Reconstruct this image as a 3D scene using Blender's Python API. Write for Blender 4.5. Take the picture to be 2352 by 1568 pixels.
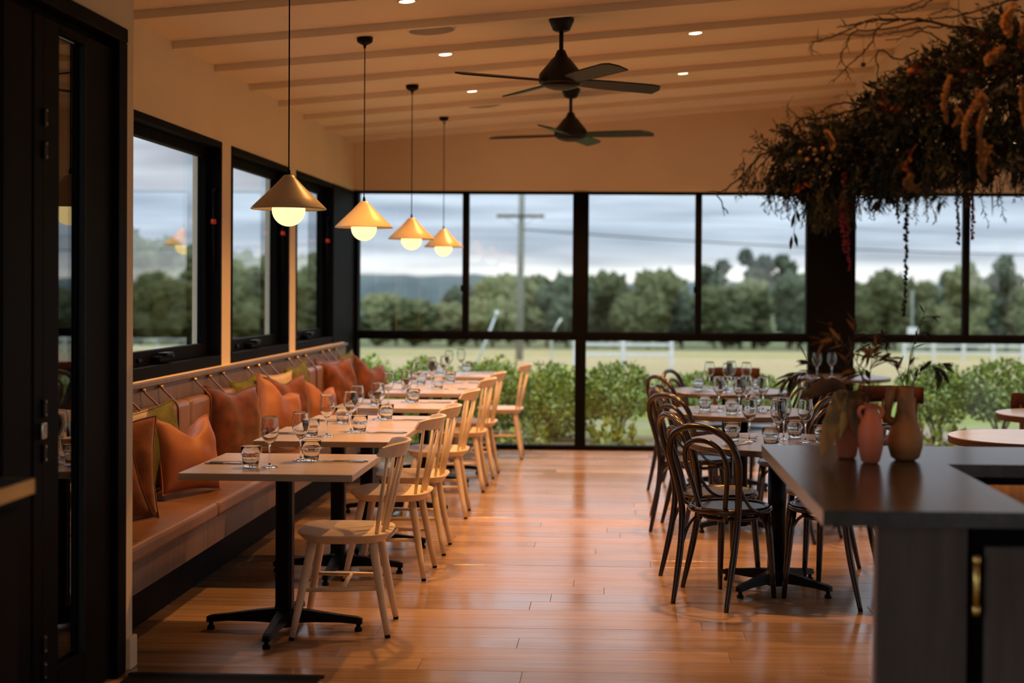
import bpy, bmesh, math, random
from mathutils import Vector, Matrix, noise

for o in list(bpy.data.objects):
    bpy.data.objects.remove(o)
SC = bpy.context.scene
COL = SC.collection
PI = math.pi
rnd = random.Random(11)

# ------------------------------------------------------------------ camera
CAM_H = 1.5
YAW, PITCH, ROLL = math.radians(2.0112), math.radians(0.7319), 0.0066
FW = Vector((-math.sin(YAW) * math.cos(PITCH), math.cos(YAW) * math.cos(PITCH), -math.sin(PITCH)))
RT0 = Vector((math.cos(YAW), math.sin(YAW), 0))
UP0 = RT0.cross(FW)
RT = RT0 * math.cos(ROLL) + UP0 * math.sin(ROLL)
UP = UP0 * math.cos(ROLL) - RT0 * math.sin(ROLL)
cam = bpy.data.cameras.new('camera')
camo = bpy.data.objects.new('camera', cam)
COL.objects.link(camo)
m = Matrix(((RT.x, UP.x, -FW.x, 0), (RT.y, UP.y, -FW.y, 0), (RT.z, UP.z, -FW.z, CAM_H), (0, 0, 0, 1)))
camo.matrix_world = m
cam.sensor_fit = 'HORIZONTAL'
cam.sensor_width = 36.0
cam.lens = 50.0
cam.shift_x = (1176 - 1300) / 2352
cam.shift_y = (705 - 784) / 2352
cam.clip_start = 0.1
cam.clip_end = 4000
cam.dof.use_dof = True
cam.dof.focus_distance = 6.6
cam.dof.aperture_fstop = 1.8
SC.camera = camo

# ------------------------------------------------------------------ view
SC.view_settings.view_transform = 'Standard'
SC.view_settings.look = 'None'
SC.view_settings.gamma = 1.0
SC.view_settings.use_curve_mapping = False
SC.view_settings.exposure = 0.12
SC.cycles.max_bounces = 7
SC.cycles.diffuse_bounces = 3
SC.cycles.glossy_bounces = 3
SC.cycles.transmission_bounces = 6
SC.cycles.transparent_max_bounces = 12
SC.cycles.caustics_reflective = False
SC.cycles.caustics_refractive = False

# ------------------------------------------------------------------ sky: overcast dusk
world = bpy.data.worlds.new('World')
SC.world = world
world.use_nodes = True
nt = world.node_tree
nt.nodes.clear()
L = nt.links.new


def wn(t, **k):
    n = nt.nodes.new(t)
    for a, b in k.items():
        setattr(n, a, b)
    return n


tc = wn('ShaderNodeTexCoord')
sep = wn('ShaderNodeSeparateXYZ')
L(tc.outputs['Generated'], sep.inputs[0])
ramp = wn('ShaderNodeValToRGB')
L(sep.outputs['Z'], ramp.inputs['Fac'])
er = ramp.color_ramp
er.elements[0].position = 0.0
er.elements[0].color = (0.10, 0.11, 0.08, 1)
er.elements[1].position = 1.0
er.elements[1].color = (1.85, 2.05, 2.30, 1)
for p, c in ((0.0005, (0.10, 0.11, 0.08)), (0.001, (0.86, 0.80, 0.72)), (0.014, (0.84, 0.85, 0.86)),
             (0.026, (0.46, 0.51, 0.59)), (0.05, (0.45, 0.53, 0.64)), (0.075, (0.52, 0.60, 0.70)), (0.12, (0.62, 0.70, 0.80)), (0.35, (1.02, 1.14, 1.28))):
    e = er.elements.new(p)
    e.color = (*c, 1)
mp = wn('ShaderNodeMapping')
mp.inputs['Scale'].default_value = (5.0, 5.0, 70.0)
L(tc.outputs['Generated'], mp.inputs[0])
nz = wn('ShaderNodeTexNoise')
nz.inputs['Scale'].default_value = 1.0
nz.inputs['Detail'].default_value = 3.0
nz.inputs['Roughness'].default_value = 0.55
L(mp.outputs[0], nz.inputs['Vector'])
cr = wn('ShaderNodeValToRGB')
cr.color_ramp.elements[0].position = 0.36
cr.color_ramp.elements[0].color = (0.72, 0.74, 0.77, 1)
cr.color_ramp.elements[1].position = 0.66
cr.color_ramp.elements[1].color = (1.36, 1.33, 1.29, 1)
L(nz.outputs['Fac'], cr.inputs['Fac'])
mx = wn('ShaderNodeMix', data_type='RGBA', blend_type='MULTIPLY')
mx.inputs['Factor'].default_value = 1.0
L(ramp.outputs['Color'], mx.inputs['A'])
L(cr.outputs['Color'], mx.inputs['B'])
bg = wn('ShaderNodeBackground')
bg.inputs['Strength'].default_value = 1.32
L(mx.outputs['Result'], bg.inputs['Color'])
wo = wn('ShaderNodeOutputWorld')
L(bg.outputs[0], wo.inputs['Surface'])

# lamp settings of the room (the lamps themselves are built further down)
DOWN_W = 200.0
DOWN_COL = (1.0, 0.43, 0.105)
LENS_STRENGTH = 14.0
GLOBE_STRENGTH = 1.55


# ------------------------------------------------------------------ materials
def new_mat(name):
    mt = bpy.data.materials.new(name)
    mt.use_nodes = True
    nt = mt.node_tree
    b = nt.nodes['Principled BSDF']
    return mt, nt, b


def setb(b, col=None, rough=None, metal=None, spec=None, **k):
    if col is not None:
        b.inputs['Base Color'].default_value = (*col, 1)
    if rough is not None:
        b.inputs['Roughness'].default_value = rough
    if metal is not None:
        b.inputs['Metallic'].default_value = metal
    if spec is not None:
        b.inputs['Specular IOR Level'].default_value = spec
    for a, v in k.items():
        b.inputs[a].default_value = v


def pm(name, col, rough=0.5, metal=0.0, spec=0.5, var=0.12, scale=(6, 6, 6), bump=0.0, bscale=60.0, per_obj=0.0, **k):
    """Principled with a noise that varies the colour, optional bump and per-object variation"""
    mt, nt, b = new_mat(name)
    setb(b, col, rough, metal, spec, **k)
    L = nt.links.new
    t = nt.nodes.new('ShaderNodeTexCoord')
    mp = nt.nodes.new('ShaderNodeMapping')
    mp.inputs['Scale'].default_value = scale
    L(t.outputs['Object'], mp.inputs[0])
    n = nt.nodes.new('ShaderNodeTexNoise')
    n.inputs['Scale'].default_value = 1.0
    n.inputs['Detail'].default_value = 2.0
    L(mp.outputs[0], n.inputs['Vector'])
    r = nt.nodes.new('ShaderNodeValToRGB')
    r.color_ramp.elements[0].position = 0.3
    r.color_ramp.elements[1].position = 0.7
    r.color_ramp.elements[0].color = (*[c * (1 - var) for c in col], 1)
    r.color_ramp.elements[1].color = (*[min(1, c * (1 + var)) for c in col], 1)
    L(n.outputs['Fac'], r.inputs['Fac'])
    out = r.outputs['Color']
    if per_obj:
        oi = nt.nodes.new('ShaderNodeObjectInfo')
        mr = nt.nodes.new('ShaderNodeMapRange')
        mr.inputs['To Min'].default_value = 1 - per_obj
        mr.inputs['To Max'].default_value = 1 + per_obj
        L(oi.outputs['Random'], mr.inputs['Value'])
        mm = nt.nodes.new('ShaderNodeVectorMath')
        mm.operation = 'SCALE'
        L(out, mm.inputs[0])
        L(mr.outputs[0], mm.inputs['Scale'])
        out = mm.outputs[0]
    L(out, b.inputs['Base Color'])
    if bump:
        n2 = nt.nodes.new('ShaderNodeTexNoise')
        n2.inputs['Scale'].default_value = bscale
        n2.inputs['Detail'].default_value = 1.0
        L(t.outputs['Object'], n2.inputs['Vector'])
        bp = nt.nodes.new('ShaderNodeBump')
        bp.inputs['Strength'].default_value = bump
        bp.inputs['Distance'].default_value = 0.004
        L(n2.outputs['Fac'], bp.inputs['Height'])
        L(bp.outputs[0], b.inputs['Normal'])
    return mt


def wood(name, c1, c2, grain=(2, 40, 40), rough=0.4, spec=0.5, per_obj=0.0, island=False, wear=0.0, **k):
    """long-grained timber: noise stretched along one axis"""
    mt, nt, b = new_mat(name)
    setb(b, c1, rough, 0, spec, **k)
    L = nt.links.new
    t = nt.nodes.new('ShaderNodeTexCoord')
    oi = nt.nodes.new('ShaderNodeObjectInfo')
    ge = nt.nodes.new('ShaderNodeNewGeometry')
    add = nt.nodes.new('ShaderNodeMath')
    add.operation = 'ADD'
    L(oi.outputs['Random'], add.inputs[0])
    if island:
        L(ge.outputs['Random Per Island'], add.inputs[1])
    else:
        add.inputs[1].default_value = 0.0
    fr = nt.nodes.new('ShaderNodeMath')
    fr.operation = 'FRACT'
    L(add.outputs[0], fr.inputs[0])
    sc = nt.nodes.new('ShaderNodeMath')
    sc.operation = 'MULTIPLY'
    sc.inputs[1].default_value = 37.0
    L(fr.outputs[0], sc.inputs[0])
    mp = nt.nodes.new('ShaderNodeMapping')
    mp.inputs['Scale'].default_value = grain
    L(t.outputs['Object'], mp.inputs[0])
    L(sc.outputs[0], mp.inputs['Location'])
    n = nt.nodes.new('ShaderNodeTexNoise')
    n.inputs['Scale'].default_value = 1.0
    n.inputs['Detail'].default_value = 3.0
    n.inputs['Roughness'].default_value = 0.6
    L(mp.outputs[0], n.inputs['Vector'])
    r = nt.nodes.new('ShaderNodeValToRGB')
    r.color_ramp.elements[0].position = 0.3
    r.color_ramp.elements[1].position = 0.72
    r.color_ramp.elements[0].color = (*c1, 1)
    r.color_ramp.elements[1].color = (*c2, 1)
    L(n.outputs['Fac'], r.inputs['Fac'])
    out = r.outputs['Color']
    if per_obj:
        mr = nt.nodes.new('ShaderNodeMapRange')
        mr.inputs['To Min'].default_value = 1 - per_obj
        mr.inputs['To Max'].default_value = 1 + per_obj
        L(fr.outputs[0], mr.inputs['Value'])
        mm = nt.nodes.new('ShaderNodeVectorMath')
        mm.operation = 'SCALE'
        L(out, mm.inputs[0])
        L(mr.outputs[0], mm.inputs['Scale'])
        out = mm.outputs[0]
    L(out, b.inputs['Base Color'])
    if wear:
        mr2 = nt.nodes.new('ShaderNodeMapRange')
        mr2.inputs['To Min'].default_value = rough - wear
        mr2.inputs['To Max'].default_value = rough + wear
        n3 = nt.nodes.new('ShaderNodeTexNoise')
        n3.inputs['Scale'].default_value = 1.7
        n3.inputs['Detail'].default_value = 3.0
        L(t.outputs['Object'], n3.inputs['Vector'])
        ad = nt.nodes.new('ShaderNodeMath')
        ad.operation = 'MULTIPLY_ADD'
        ad.inputs[1].default_value = 0.35
        L(fr.outputs[0], ad.inputs[0])
        L(n3.outputs['Fac'], ad.inputs[2])
        mr2.inputs['From Min'].default_value = 0.35
        mr2.inputs['From Max'].default_value = 1.0
        L(ad.outputs[0], mr2.inputs['Value'])
        L(mr2.outputs[0], b.inputs['Roughness'])
    bp = nt.nodes.new('ShaderNodeBump')
    bp.inputs['Strength'].default_value = 0.06
    bp.inputs['Distance'].default_value = 0.003
    L(n.outputs['Fac'], bp.inputs['Height'])
    L(bp.outputs[0], b.inputs['Normal'])
    return mt


def emis(name, col, s, base=(0.8, 0.8, 0.8)):
    mt, nt, b = new_mat(name)
    setb(b, base, 0.3)
    b.inputs['Emission Color'].default_value = (*col, 1)
    b.inputs['Emission Strength'].default_value = s
    return mt


def pane_mat(name, tint=(0.93, 0.95, 0.95), base=0.035):
    mt = bpy.data.materials.new(name)
    mt.use_nodes = True
    nt = mt.node_tree
    nt.nodes.clear()
    L = nt.links.new
    lw = nt.nodes.new('ShaderNodeLayerWeight')
    lw.inputs['Blend'].default_value = 0.5
    pw = nt.nodes.new('ShaderNodeMath')
    pw.operation = 'POWER'
    pw.inputs[1].default_value = 5.0
    L(lw.outputs['Facing'], pw.inputs[0])
    ma = nt.nodes.new('ShaderNodeMath')
    ma.operation = 'MULTIPLY_ADD'
    ma.inputs[1].default_value = 1.0 - base
    ma.inputs[2].default_value = base
    L(pw.outputs[0], ma.inputs[0])
    tr = nt.nodes.new('ShaderNodeBsdfTransparent')
    tr.inputs['Color'].default_value = (*tint, 1)
    gl = nt.nodes.new('ShaderNodeBsdfGlossy')
    gl.inputs['Roughness'].default_value = 0.0
    gl.inputs['Color'].default_value = (1, 1, 1, 1)
    ms = nt.nodes.new('ShaderNodeMixShader')
    L(ma.outputs[0], ms.inputs[0])
    L(tr.outputs[0], ms.inputs[1])
    L(gl.outputs[0], ms.inputs[2])
    ou = nt.nodes.new('ShaderNodeOutputMaterial')
    L(ms.outputs[0], ou.inputs['Surface'])
    return mt


def glass_mat(name):
    mt = bpy.data.materials.new(name)
    mt.use_nodes = True
    nt = mt.node_tree
    nt.nodes.clear()
    g = nt.nodes.new('ShaderNodeBsdfGlass')
    g.inputs['Roughness'].default_value = 0.0
    g.inputs['IOR'].default_value = 1.48
    g.inputs['Color'].default_value = (0.98, 0.99, 0.99, 1)
    ou = nt.nodes.new('ShaderNodeOutputMaterial')
    nt.links.new(g.outputs[0], ou.inputs['Surface'])
    return mt


def leaf_mat(name, c1, c2, rough=0.5, trans=0.0):
    mt, nt, b = new_mat(name)
    setb(b, c1, rough)
    L = nt.links.new
    ge = nt.nodes.new('ShaderNodeNewGeometry')
    r = nt.nodes.new('ShaderNodeValToRGB')
    r.color_ramp.elements[0].color = (*c1, 1)
    r.color_ramp.elements[1].color = (*c2, 1)
    L(ge.outputs['Random Per Island'], r.inputs['Fac'])
    L(r.outputs['Color'], b.inputs['Base Color'])
    if trans:
        b.inputs['Transmission Weight'].default_value = 0.0
        tl = nt.nodes.new('ShaderNodeBsdfTranslucent')
        L(r.outputs['Color'], tl.inputs['Color'])
        ms = nt.nodes.new('ShaderNodeMixShader')
        ms.inputs[0].default_value = trans
        L(b.outputs[0], ms.inputs[1])
        L(tl.outputs[0], ms.inputs[2])
        L(ms.outputs[0], nt.nodes['Material Output'].inputs['Surface'])
    return mt


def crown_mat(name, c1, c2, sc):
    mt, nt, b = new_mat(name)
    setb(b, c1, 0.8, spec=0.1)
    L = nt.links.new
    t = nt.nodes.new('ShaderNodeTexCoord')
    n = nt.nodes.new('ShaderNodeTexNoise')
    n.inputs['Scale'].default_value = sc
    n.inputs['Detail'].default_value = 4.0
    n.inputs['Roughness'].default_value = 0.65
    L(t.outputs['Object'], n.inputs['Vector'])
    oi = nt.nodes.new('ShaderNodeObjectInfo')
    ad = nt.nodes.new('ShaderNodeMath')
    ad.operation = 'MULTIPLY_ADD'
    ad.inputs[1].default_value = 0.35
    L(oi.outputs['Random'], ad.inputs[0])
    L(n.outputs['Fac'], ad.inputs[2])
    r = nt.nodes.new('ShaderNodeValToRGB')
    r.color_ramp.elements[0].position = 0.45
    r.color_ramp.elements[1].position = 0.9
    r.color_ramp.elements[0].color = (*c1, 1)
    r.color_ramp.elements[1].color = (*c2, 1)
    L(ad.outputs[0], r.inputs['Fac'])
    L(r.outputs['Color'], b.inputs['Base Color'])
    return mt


M = {}
M['wall'] = pm('wall_paint', (0.81, 0.69, 0.50), 0.75, spec=0.2, var=0.03, scale=(2, 2, 2))
M['ceiling'] = pm('ceiling_paint', (0.84, 0.75, 0.59), 0.6, spec=0.3, var=0.03, scale=(2, 2, 2))
M['black'] = pm('black_aluminium', (0.005, 0.005, 0.0055), 0.6, spec=0.03, var=0.1)
M['blackdoor'] = pm('black_timber_paint', (0.0045, 0.0045, 0.005), 0.6, spec=0.05, var=0.2, scale=(3, 3, 1))
M['blackmetal'] = pm('black_powder_coat', (0.004, 0.004, 0.0045), 0.45, spec=0.13, var=0.1)
M['fan'] = pm('dark_fan_finish', (0.006, 0.0055, 0.005), 0.5, spec=0.3, var=0.1)
M['floor'] = wood('floor_boards', (0.25, 0.155, 0.098), (0.39, 0.272, 0.185), (1.6, 34, 30), rough=0.22, spec=0.7, per_obj=0.20, island=True, wear=0.08)
M['slab'] = pm('floor_joint_dark', (0.03, 0.018, 0.01), 0.8, var=0.1)
M['oak'] = wood('oak_laminate', (0.39, 0.305, 0.24), (0.54, 0.44, 0.35), (3.5, 55, 55), rough=0.32, spec=0.6)
M['ash'] = wood('pale_ash', (0.63, 0.53, 0.43), (0.76, 0.66, 0.55), (22, 22, 4), rough=0.42, spec=0.45)
M['benchwood'] = wood('walnut_veneer', (0.115, 0.072, 0.053), (0.19, 0.125, 0.096), (50, 50, 3), rough=0.42, spec=0.5)
M['leather'] = pm('tan_leather', (0.23, 0.118, 0.066), 0.38, spec=0.5, var=0.12, scale=(7, 7, 7), bump=0.12, bscale=220)
M['strap'] = pm('brown_leather_strap', (0.17, 0.07, 0.035), 0.4, spec=0.5, var=0.1)
M['brass'] = pm('brass', (0.75, 0.50, 0.16), 0.28, metal=1.0, var=0.08)
M['rust'] = pm('rust_velvet', (0.165, 0.043, 0.011), 0.8, spec=0.15, var=0.4, scale=(14, 14, 14), bump=0.25, bscale=90)
M['rust'].node_tree.nodes['Principled BSDF'].inputs['Sheen Weight'].default_value = 0.35
M['darkrust'] = pm('dark_rust_velvet', (0.10, 0.024, 0.009), 0.8, spec=0.15, var=0.45, scale=(14, 14, 14), bump=0.25, bscale=90)
M['darkrust'].node_tree.nodes['Principled BSDF'].inputs['Sheen Weight'].default_value = 0.35
M['apricot'] = pm('apricot_leather', (0.37, 0.135, 0.055), 0.5, spec=0.35, var=0.15, scale=(6, 6, 6), bump=0.15, bscale=40)
M['green'] = pm('olive_velvet', (0.13, 0.125, 0.035), 0.8, spec=0.15, var=0.35, scale=(16, 16, 16), bump=0.25, bscale=90)
M['cream'] = pm('cream_linen', (0.62, 0.52, 0.40), 0.8, spec=0.2, var=0.08, bump=0.1, bscale=300)
M['bent'] = wood('dark_bentwood', (0.009, 0.004, 0.003), (0.022, 0.010, 0.006), (6, 6, 6), rough=0.24, spec=0.6)
M['bentseat'] = wood('dark_veneer_seat', (0.020, 0.011, 0.009), (0.045, 0.025, 0.018), (4, 30, 20), rough=0.3, spec=0.5)
M['darktop'] = wood('dark_table_laminate', (0.055, 0.042, 0.036), (0.095, 0.076, 0.066), (3, 40, 40), rough=0.30, spec=0.5)
M['ebony'] = wood('ebonised_oak', (0.010, 0.0085, 0.008), (0.036, 0.031, 0.029), (30, 2.2, 30), rough=0.24, spec=0.6)
M['ebonyv'] = wood('ebonised_oak_panel', (0.045, 0.034, 0.030), (0.085, 0.066, 0.058), (22, 22, 1.8), rough=0.42, spec=0.5)
M['shade'] = pm('cream_enamel', (0.60, 0.50, 0.36), 0.32, spec=0.5, var=0.02)
M['globe'] = emis('opal_globe', (1.0, 0.74, 0.30), GLOBE_STRENGTH)
M['strip'] = emis('warm_light_strip', (1.0, 0.42, 0.10), 9.0)
M['lens'] = emis('downlight_lens', (1.0, 0.78, 0.46), LENS_STRENGTH)
M['trimwhite'] = pm('white_trim', (0.75, 0.70, 0.62), 0.4, var=0.02)
M['grille'] = pm('speaker_grille', (0.30, 0.29, 0.28), 0.8, var=0.04)
M['pane'] = pane_mat('window_pane')
M['doorpane'] = pane_mat('door_pane', (0.75, 0.78, 0.78), 0.07)
M['glass'] = glass_mat('clear_glass')
M['steel'] = pm('stainless_steel', (0.55, 0.52, 0.48), 0.2, metal=1.0, var=0.05)
M['chrome'] = pm('chrome', (0.7, 0.7, 0.7), 0.12, metal=1.0, var=0.03)
M['red'] = pm('red_plastic', (0.75, 0.06, 0.02), 0.4, var=0.05)
M['terra'] = pm('terracotta_glaze', (0.60, 0.165, 0.080), 0.5, var=0.1, scale=(10, 10, 4), bump=0.2, bscale=120)
M['ochre'] = pm('ochre_stoneware', (0.32, 0.135, 0.040), 0.6, var=0.35, scale=(9, 9, 5), bump=0.25, bscale=60)
M['redup'] = pm('brick_red_upholstery', (0.042, 0.013, 0.011), 0.8, spec=0.15, var=0.1)
M['redwood'] = pm('red_brown_timber', (0.06, 0.023, 0.013), 0.6, spec=0.25, var=0.15)
M['marble'] = pm('white_laminate', (0.66, 0.66, 0.67), 0.18, var=0.04)
M['twig'] = pm('dry_twig', (0.035, 0.02, 0.012), 0.7, var=0.2)
M['f_dark'] = leaf_mat('dark_foliage', (0.008, 0.010, 0.005), (0.035, 0.030, 0.012), 0.6, 0.12)
M['f_olive'] = leaf_mat('olive_foliage', (0.05, 0.04, 0.010), (0.13, 0.085, 0.02), 0.6, 0.2)
M['f_rust'] = leaf_mat('rust_foliage', (0.16, 0.035, 0.010), (0.36, 0.09, 0.02), 0.6, 0.2)
M['plume'] = leaf_mat('dry_plume', (0.50, 0.22, 0.075), (0.70, 0.36, 0.14), 0.8, 0.2)
M['amaranth'] = leaf_mat('crimson_amaranth', (0.30, 0.02, 0.028), (0.52, 0.06, 0.055), 0.8, 0.1)
M['bead'] = leaf_mat('dark_seed', (0.006, 0.012, 0.010), (0.016, 0.022, 0.016), 0.6)
M['berry'] = leaf_mat('craspedia', (0.45, 0.19, 0.06), (0.60, 0.28, 0.09), 0.7)
M['tanleaf'] = pm('dried_tan_leaf', (0.30, 0.19, 0.07), 0.6, var=0.3, scale=(20, 20, 6))
M['brownleaf'] = pm('dried_brown_leaf', (0.12, 0.05, 0.015), 0.6, var=0.35, scale=(16, 16, 8))
M['thinleaf'] = pm('thin_olive_leaf', (0.035, 0.026, 0.014), 0.6, var=0.3, scale=(20, 20, 20))
M['hedge'] = leaf_mat('hedge_leaf', (0.08, 0.15, 0.015), (0.48, 0.58, 0.07), 0.45, 0.0)
M['hedgedark'] = leaf_mat('shrub_leaf', (0.05, 0.10, 0.012), (0.40, 0.50, 0.06), 0.45, 0.0)
M['bark'] = pm('bark', (0.09, 0.065, 0.045), 0.9, var=0.25)
M['crown1'] = crown_mat('eucalypt_crown', (0.030, 0.044, 0.020), (0.195, 0.205, 0.095), 1.5)
M['crown2'] = crown_mat('dark_crown', (0.026, 0.042, 0.028), (0.125, 0.150, 0.095), 1.5)
M['crown3'] = crown_mat('haze_tinted_crown', (0.050, 0.070, 0.074), (0.105, 0.130, 0.130), 0.06)  # blue-grey distance haze is mixed into this foliage colour
M['polewood'] = pm('weathered_pole', (0.20, 0.22, 0.20), 0.8, var=0.15, scale=(3, 3, 0.6))
M['galv'] = pm('galvanised_steel', (0.50, 0.54, 0.56), 0.4, metal=0.3, var=0.06)
M['whitepaint'] = pm('white_fence_paint', (0.62, 0.65, 0.66), 0.6, var=0.1)
M['wire'] = pm('cable', (0.05, 0.06, 0.06), 0.6, var=0.05)


# ------------------------------------------------------------------ geometry builder
class MB:
    def __init__(s):
        s.v, s.f, s.s = [], [], []

    def add(s, vs, fs, smooth=False, mat=None):
        b = len(s.v)
        if mat is not None:
            vs = [mat @ Vector(p) for p in vs]
        s.v += [tuple(p) for p in vs]
        s.f += [tuple(i + b for i in f) for f in fs]
        if isinstance(smooth, (list, tuple)):
            s.s += list(smooth)
        else:
            s.s += [smooth] * len(fs)
        return s

    def box(s, x0, x1, y0, y1, z0, z1, c=0.0, mat=None):
        if c <= 0:
            vs = [(x, y, z) for z in (z0, z1) for y in (y0, y1) for x in (x0, x1)]
            fs = [(0, 2, 3, 1), (4, 5, 7, 6), (0, 1, 5, 4), (2, 6, 7, 3), (0, 4, 6, 2), (1, 3, 7, 5)]
            return s.add(vs, fs, False, mat)
        lo, hi = (x0, y0, z0), (x1, y1, z1)
        idx, vs = {}, []
        cs = [(i, j, k) for i in (0, 1) for j in (0, 1) for k in (0, 1)]
        for cn in cs:
            for a in range(3):
                p = []
                for d in range(3):
                    e = (lo, hi)[cn[d]][d]
                    if d != a:
                        e += c if cn[d] == 0 else -c
                    p.append(e)
                idx[(cn, a)] = len(vs)
                vs.append(tuple(p))
        fs = []
        ctr = Vector([(lo[d] + hi[d]) / 2 for d in range(3)])
        for a in range(3):
            o = [d for d in range(3) if d != a]
            for sg in (0, 1):
                q = []
                for u, w in ((0, 0), (1, 0), (1, 1), (0, 1)):
                    cn = [0, 0, 0]
                    cn[a] = sg
                    cn[o[0]] = u
                    cn[o[1]] = w
                    q.append(idx[(tuple(cn), a)])
                fs.append(q)
        for k in range(3):
            a, b = [d for d in range(3) if d != k]
            for u in (0, 1):
                for w in (0, 1):
                    c0, c1 = [0, 0, 0], [0, 0, 0]
                    c0[a] = c1[a] = u
                    c0[b] = c1[b] = w
                    c1[k] = 1
                    c0, c1 = tuple(c0), tuple(c1)
                    fs.append([idx[(c0, a)], idx[(c0, b)], idx[(c1, b)], idx[(c1, a)]])
        for cn in cs:
            fs.append([idx[(cn, 0)], idx[(cn, 1)], idx[(cn, 2)]])
        out = []
        for q in fs:
            p = [Vector(vs[i]) for i in q]
            n = (p[1] - p[0]).cross(p[2] - p[0])
            fc = sum(p, Vector()) / len(p)
            out.append(tuple(q) if n.dot(fc - ctr) > 0 else tuple(reversed(q)))
        return s.add(vs, out, False, mat)

    def rbox(s, x0, x1, y0, y1, z0, z1, r, seg=3, mat=None):
        """box with rounded edges"""
        bm = bmesh.new()
        bmesh.ops.create_cube(bm, size=1.0)
        for v in bm.verts:
            v.co = Vector((x0 + (v.co.x + .5) * (x1 - x0), y0 + (v.co.y + .5) * (y1 - y0), z0 + (v.co.z + .5) * (z1 - z0)))
        bmesh.ops.bevel(bm, geom=list(bm.edges), offset=r, segments=seg, profile=0.5, affect='EDGES')
        bm.verts.index_update()
        fs = [[v.index for v in f.verts] for f in bm.faces]
        big = sorted([f.calc_area() for f in bm.faces])[-6]
        sm = [f.calc_area() < big - 1e-9 for f in bm.faces]
        vs = [v.co.copy() for v in bm.verts]
        bm.free()
        return s.add(vs, fs, sm, mat)

    def tube(s, pts, r, n=8, cap=True, smooth=True, mat=None, flat=1.0):
        pts = [Vector(p) for p in pts]
        k = len(pts)
        rs = r if isinstance(r, (list, tuple)) else [r] * k
        t0 = (pts[1] - pts[0]).normalized()
        up = Vector((0, 0, 1)) if abs(t0.z) < 0.9 else Vector((1, 0, 0))
        nx = t0.cross(up).normalized()
        vs, fs = [], []
        for i in range(k):
            if i == 0:
                t = pts[1] - pts[0]
            elif i == k - 1:
                t = pts[-1] - pts[-2]
            else:
                t = (pts[i + 1] - pts[i]).normalized() + (pts[i] - pts[i - 1]).normalized()
            t = t.normalized() if t.length > 1e-9 else t0
            nx = (nx - t * nx.dot(t))
            nx = nx.normalized() if nx.length > 1e-9 else t.orthogonal().normalized()
            ny = t.cross(nx)
            for j in range(n):
                a = 2 * PI * j / n
                vs.append(pts[i] + (nx * math.cos(a) + ny * math.sin(a) * flat) * rs[i])
        for i in range(k - 1):
            for j in range(n):
                j2 = (j + 1) % n
                fs.append((i * n + j, i * n + j2, (i + 1) * n + j2, (i + 1) * n + j))
        sm = [smooth] * len(fs)
        if cap:
            fs.append(tuple(reversed(range(n))))
            fs.append(tuple(range((k - 1) * n, k * n)))
            sm += [False, False]
        return s.add(vs, fs, sm, mat)

    def lathe(s, prof, n=24, smooth=True, mat=None, mod=None, close=False):
        rings, vs, fs = [], [], []
        for (r, z) in prof:
            if r < 1e-6:
                rings.append([len(vs)])
                vs.append((0, 0, z))
            else:
                ids = []
                for j in range(n):
                    a = 2 * PI * j / n
                    rr = r * (mod(a, z) if mod else 1.0)
                    ids.append(len(vs))
                    vs.append((rr * math.cos(a), rr * math.sin(a), z))
                rings.append(ids)
        prs = list(zip(rings, rings[1:]))
        if close:
            prs.append((rings[-1], rings[0]))
        for A, B in prs:
            for j in range(n):
                j2 = (j + 1) % n
                q = [A[j % len(A)], A[j2 % len(A)], B[j2 % len(B)], B[j % len(B)]]
                u = []
                for i in q:
                    if i not in u:
                        u.append(i)
                if len(u) >= 3:
                    fs.append(tuple(u))
        return s.add(vs, fs, smooth, mat)

    def prism(s, outline, z0, z1, mat=None, smooth_side=False, plane='xy'):
        n = len(outline)
        def P(u, w, z):
            return (u, w, z) if plane == 'xy' else ((u, z, w) if plane == 'xz' else (z, u, w))
        vs = [P(u, w, z0) for u, w in outline] + [P(u, w, z1) for u, w in outline]
        fs = [tuple(reversed(range(n))), tuple(range(n, 2 * n))]
        sm = [False, False]
        for i in range(n):
            j = (i + 1) % n
            fs.append((i, j, n + j, n + i))
            sm.append(smooth_side)
        return s.add(vs, fs, sm, mat)

    def loft(s, rings, smooth=True, cap=True, mat=None):
        n = len(rings[0])
        vs = [p for r in rings for p in r]
        fs = []
        for i in range(len(rings) - 1):
            for j in range(n):
                j2 = (j + 1) % n
                fs.append((i * n + j, i * n + j2, (i + 1) * n + j2, (i + 1) * n + j))
        sm = [smooth] * len(fs)
        if cap:
            fs.append(tuple(reversed(range(n))))
            fs.append(tuple(range((len(rings) - 1) * n, len(rings) * n)))
            sm += [False, False]
        return s.add(vs, fs, sm, mat)

    def mesh(s, name):
        me = bpy.data.meshes.new(name)
        me.from_pydata(s.v, [], s.f)
        me.polygons.foreach_set('use_smooth', s.s)
        me.update()
        return me

    def build(s, name, mat, parent=None, fix=True):
        me = s.mesh(name)
        if fix:
            bm = bmesh.new()
            bm.from_mesh(me)
            bmesh.ops.recalc_face_normals(bm, faces=bm.faces)
            bm.to_mesh(me)
            bm.free()
        me.materials.append(M[mat] if isinstance(mat, str) else mat)
        o = bpy.data.objects.new(name, me)
        COL.objects.link(o)
        if parent is not None:
            o.parent = parent
        return o


def tag(o, label=None, cat=None, group=None, kind=None):
    if label:
        o['label'] = label
    if cat:
        o['category'] = cat
    if group:
        o['group'] = group
    if kind:
        o['kind'] = kind
    return o


def empty(name, loc=(0, 0, 0), rz=0.0, label=None, cat=None, group=None, kind=None):
    o = bpy.data.objects.new(name, None)
    o.empty_display_size = 0.1
    COL.objects.link(o)
    o.location = loc
    o.rotation_euler = (0, 0, rz)
    return tag(o, label, cat, group, kind)


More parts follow.
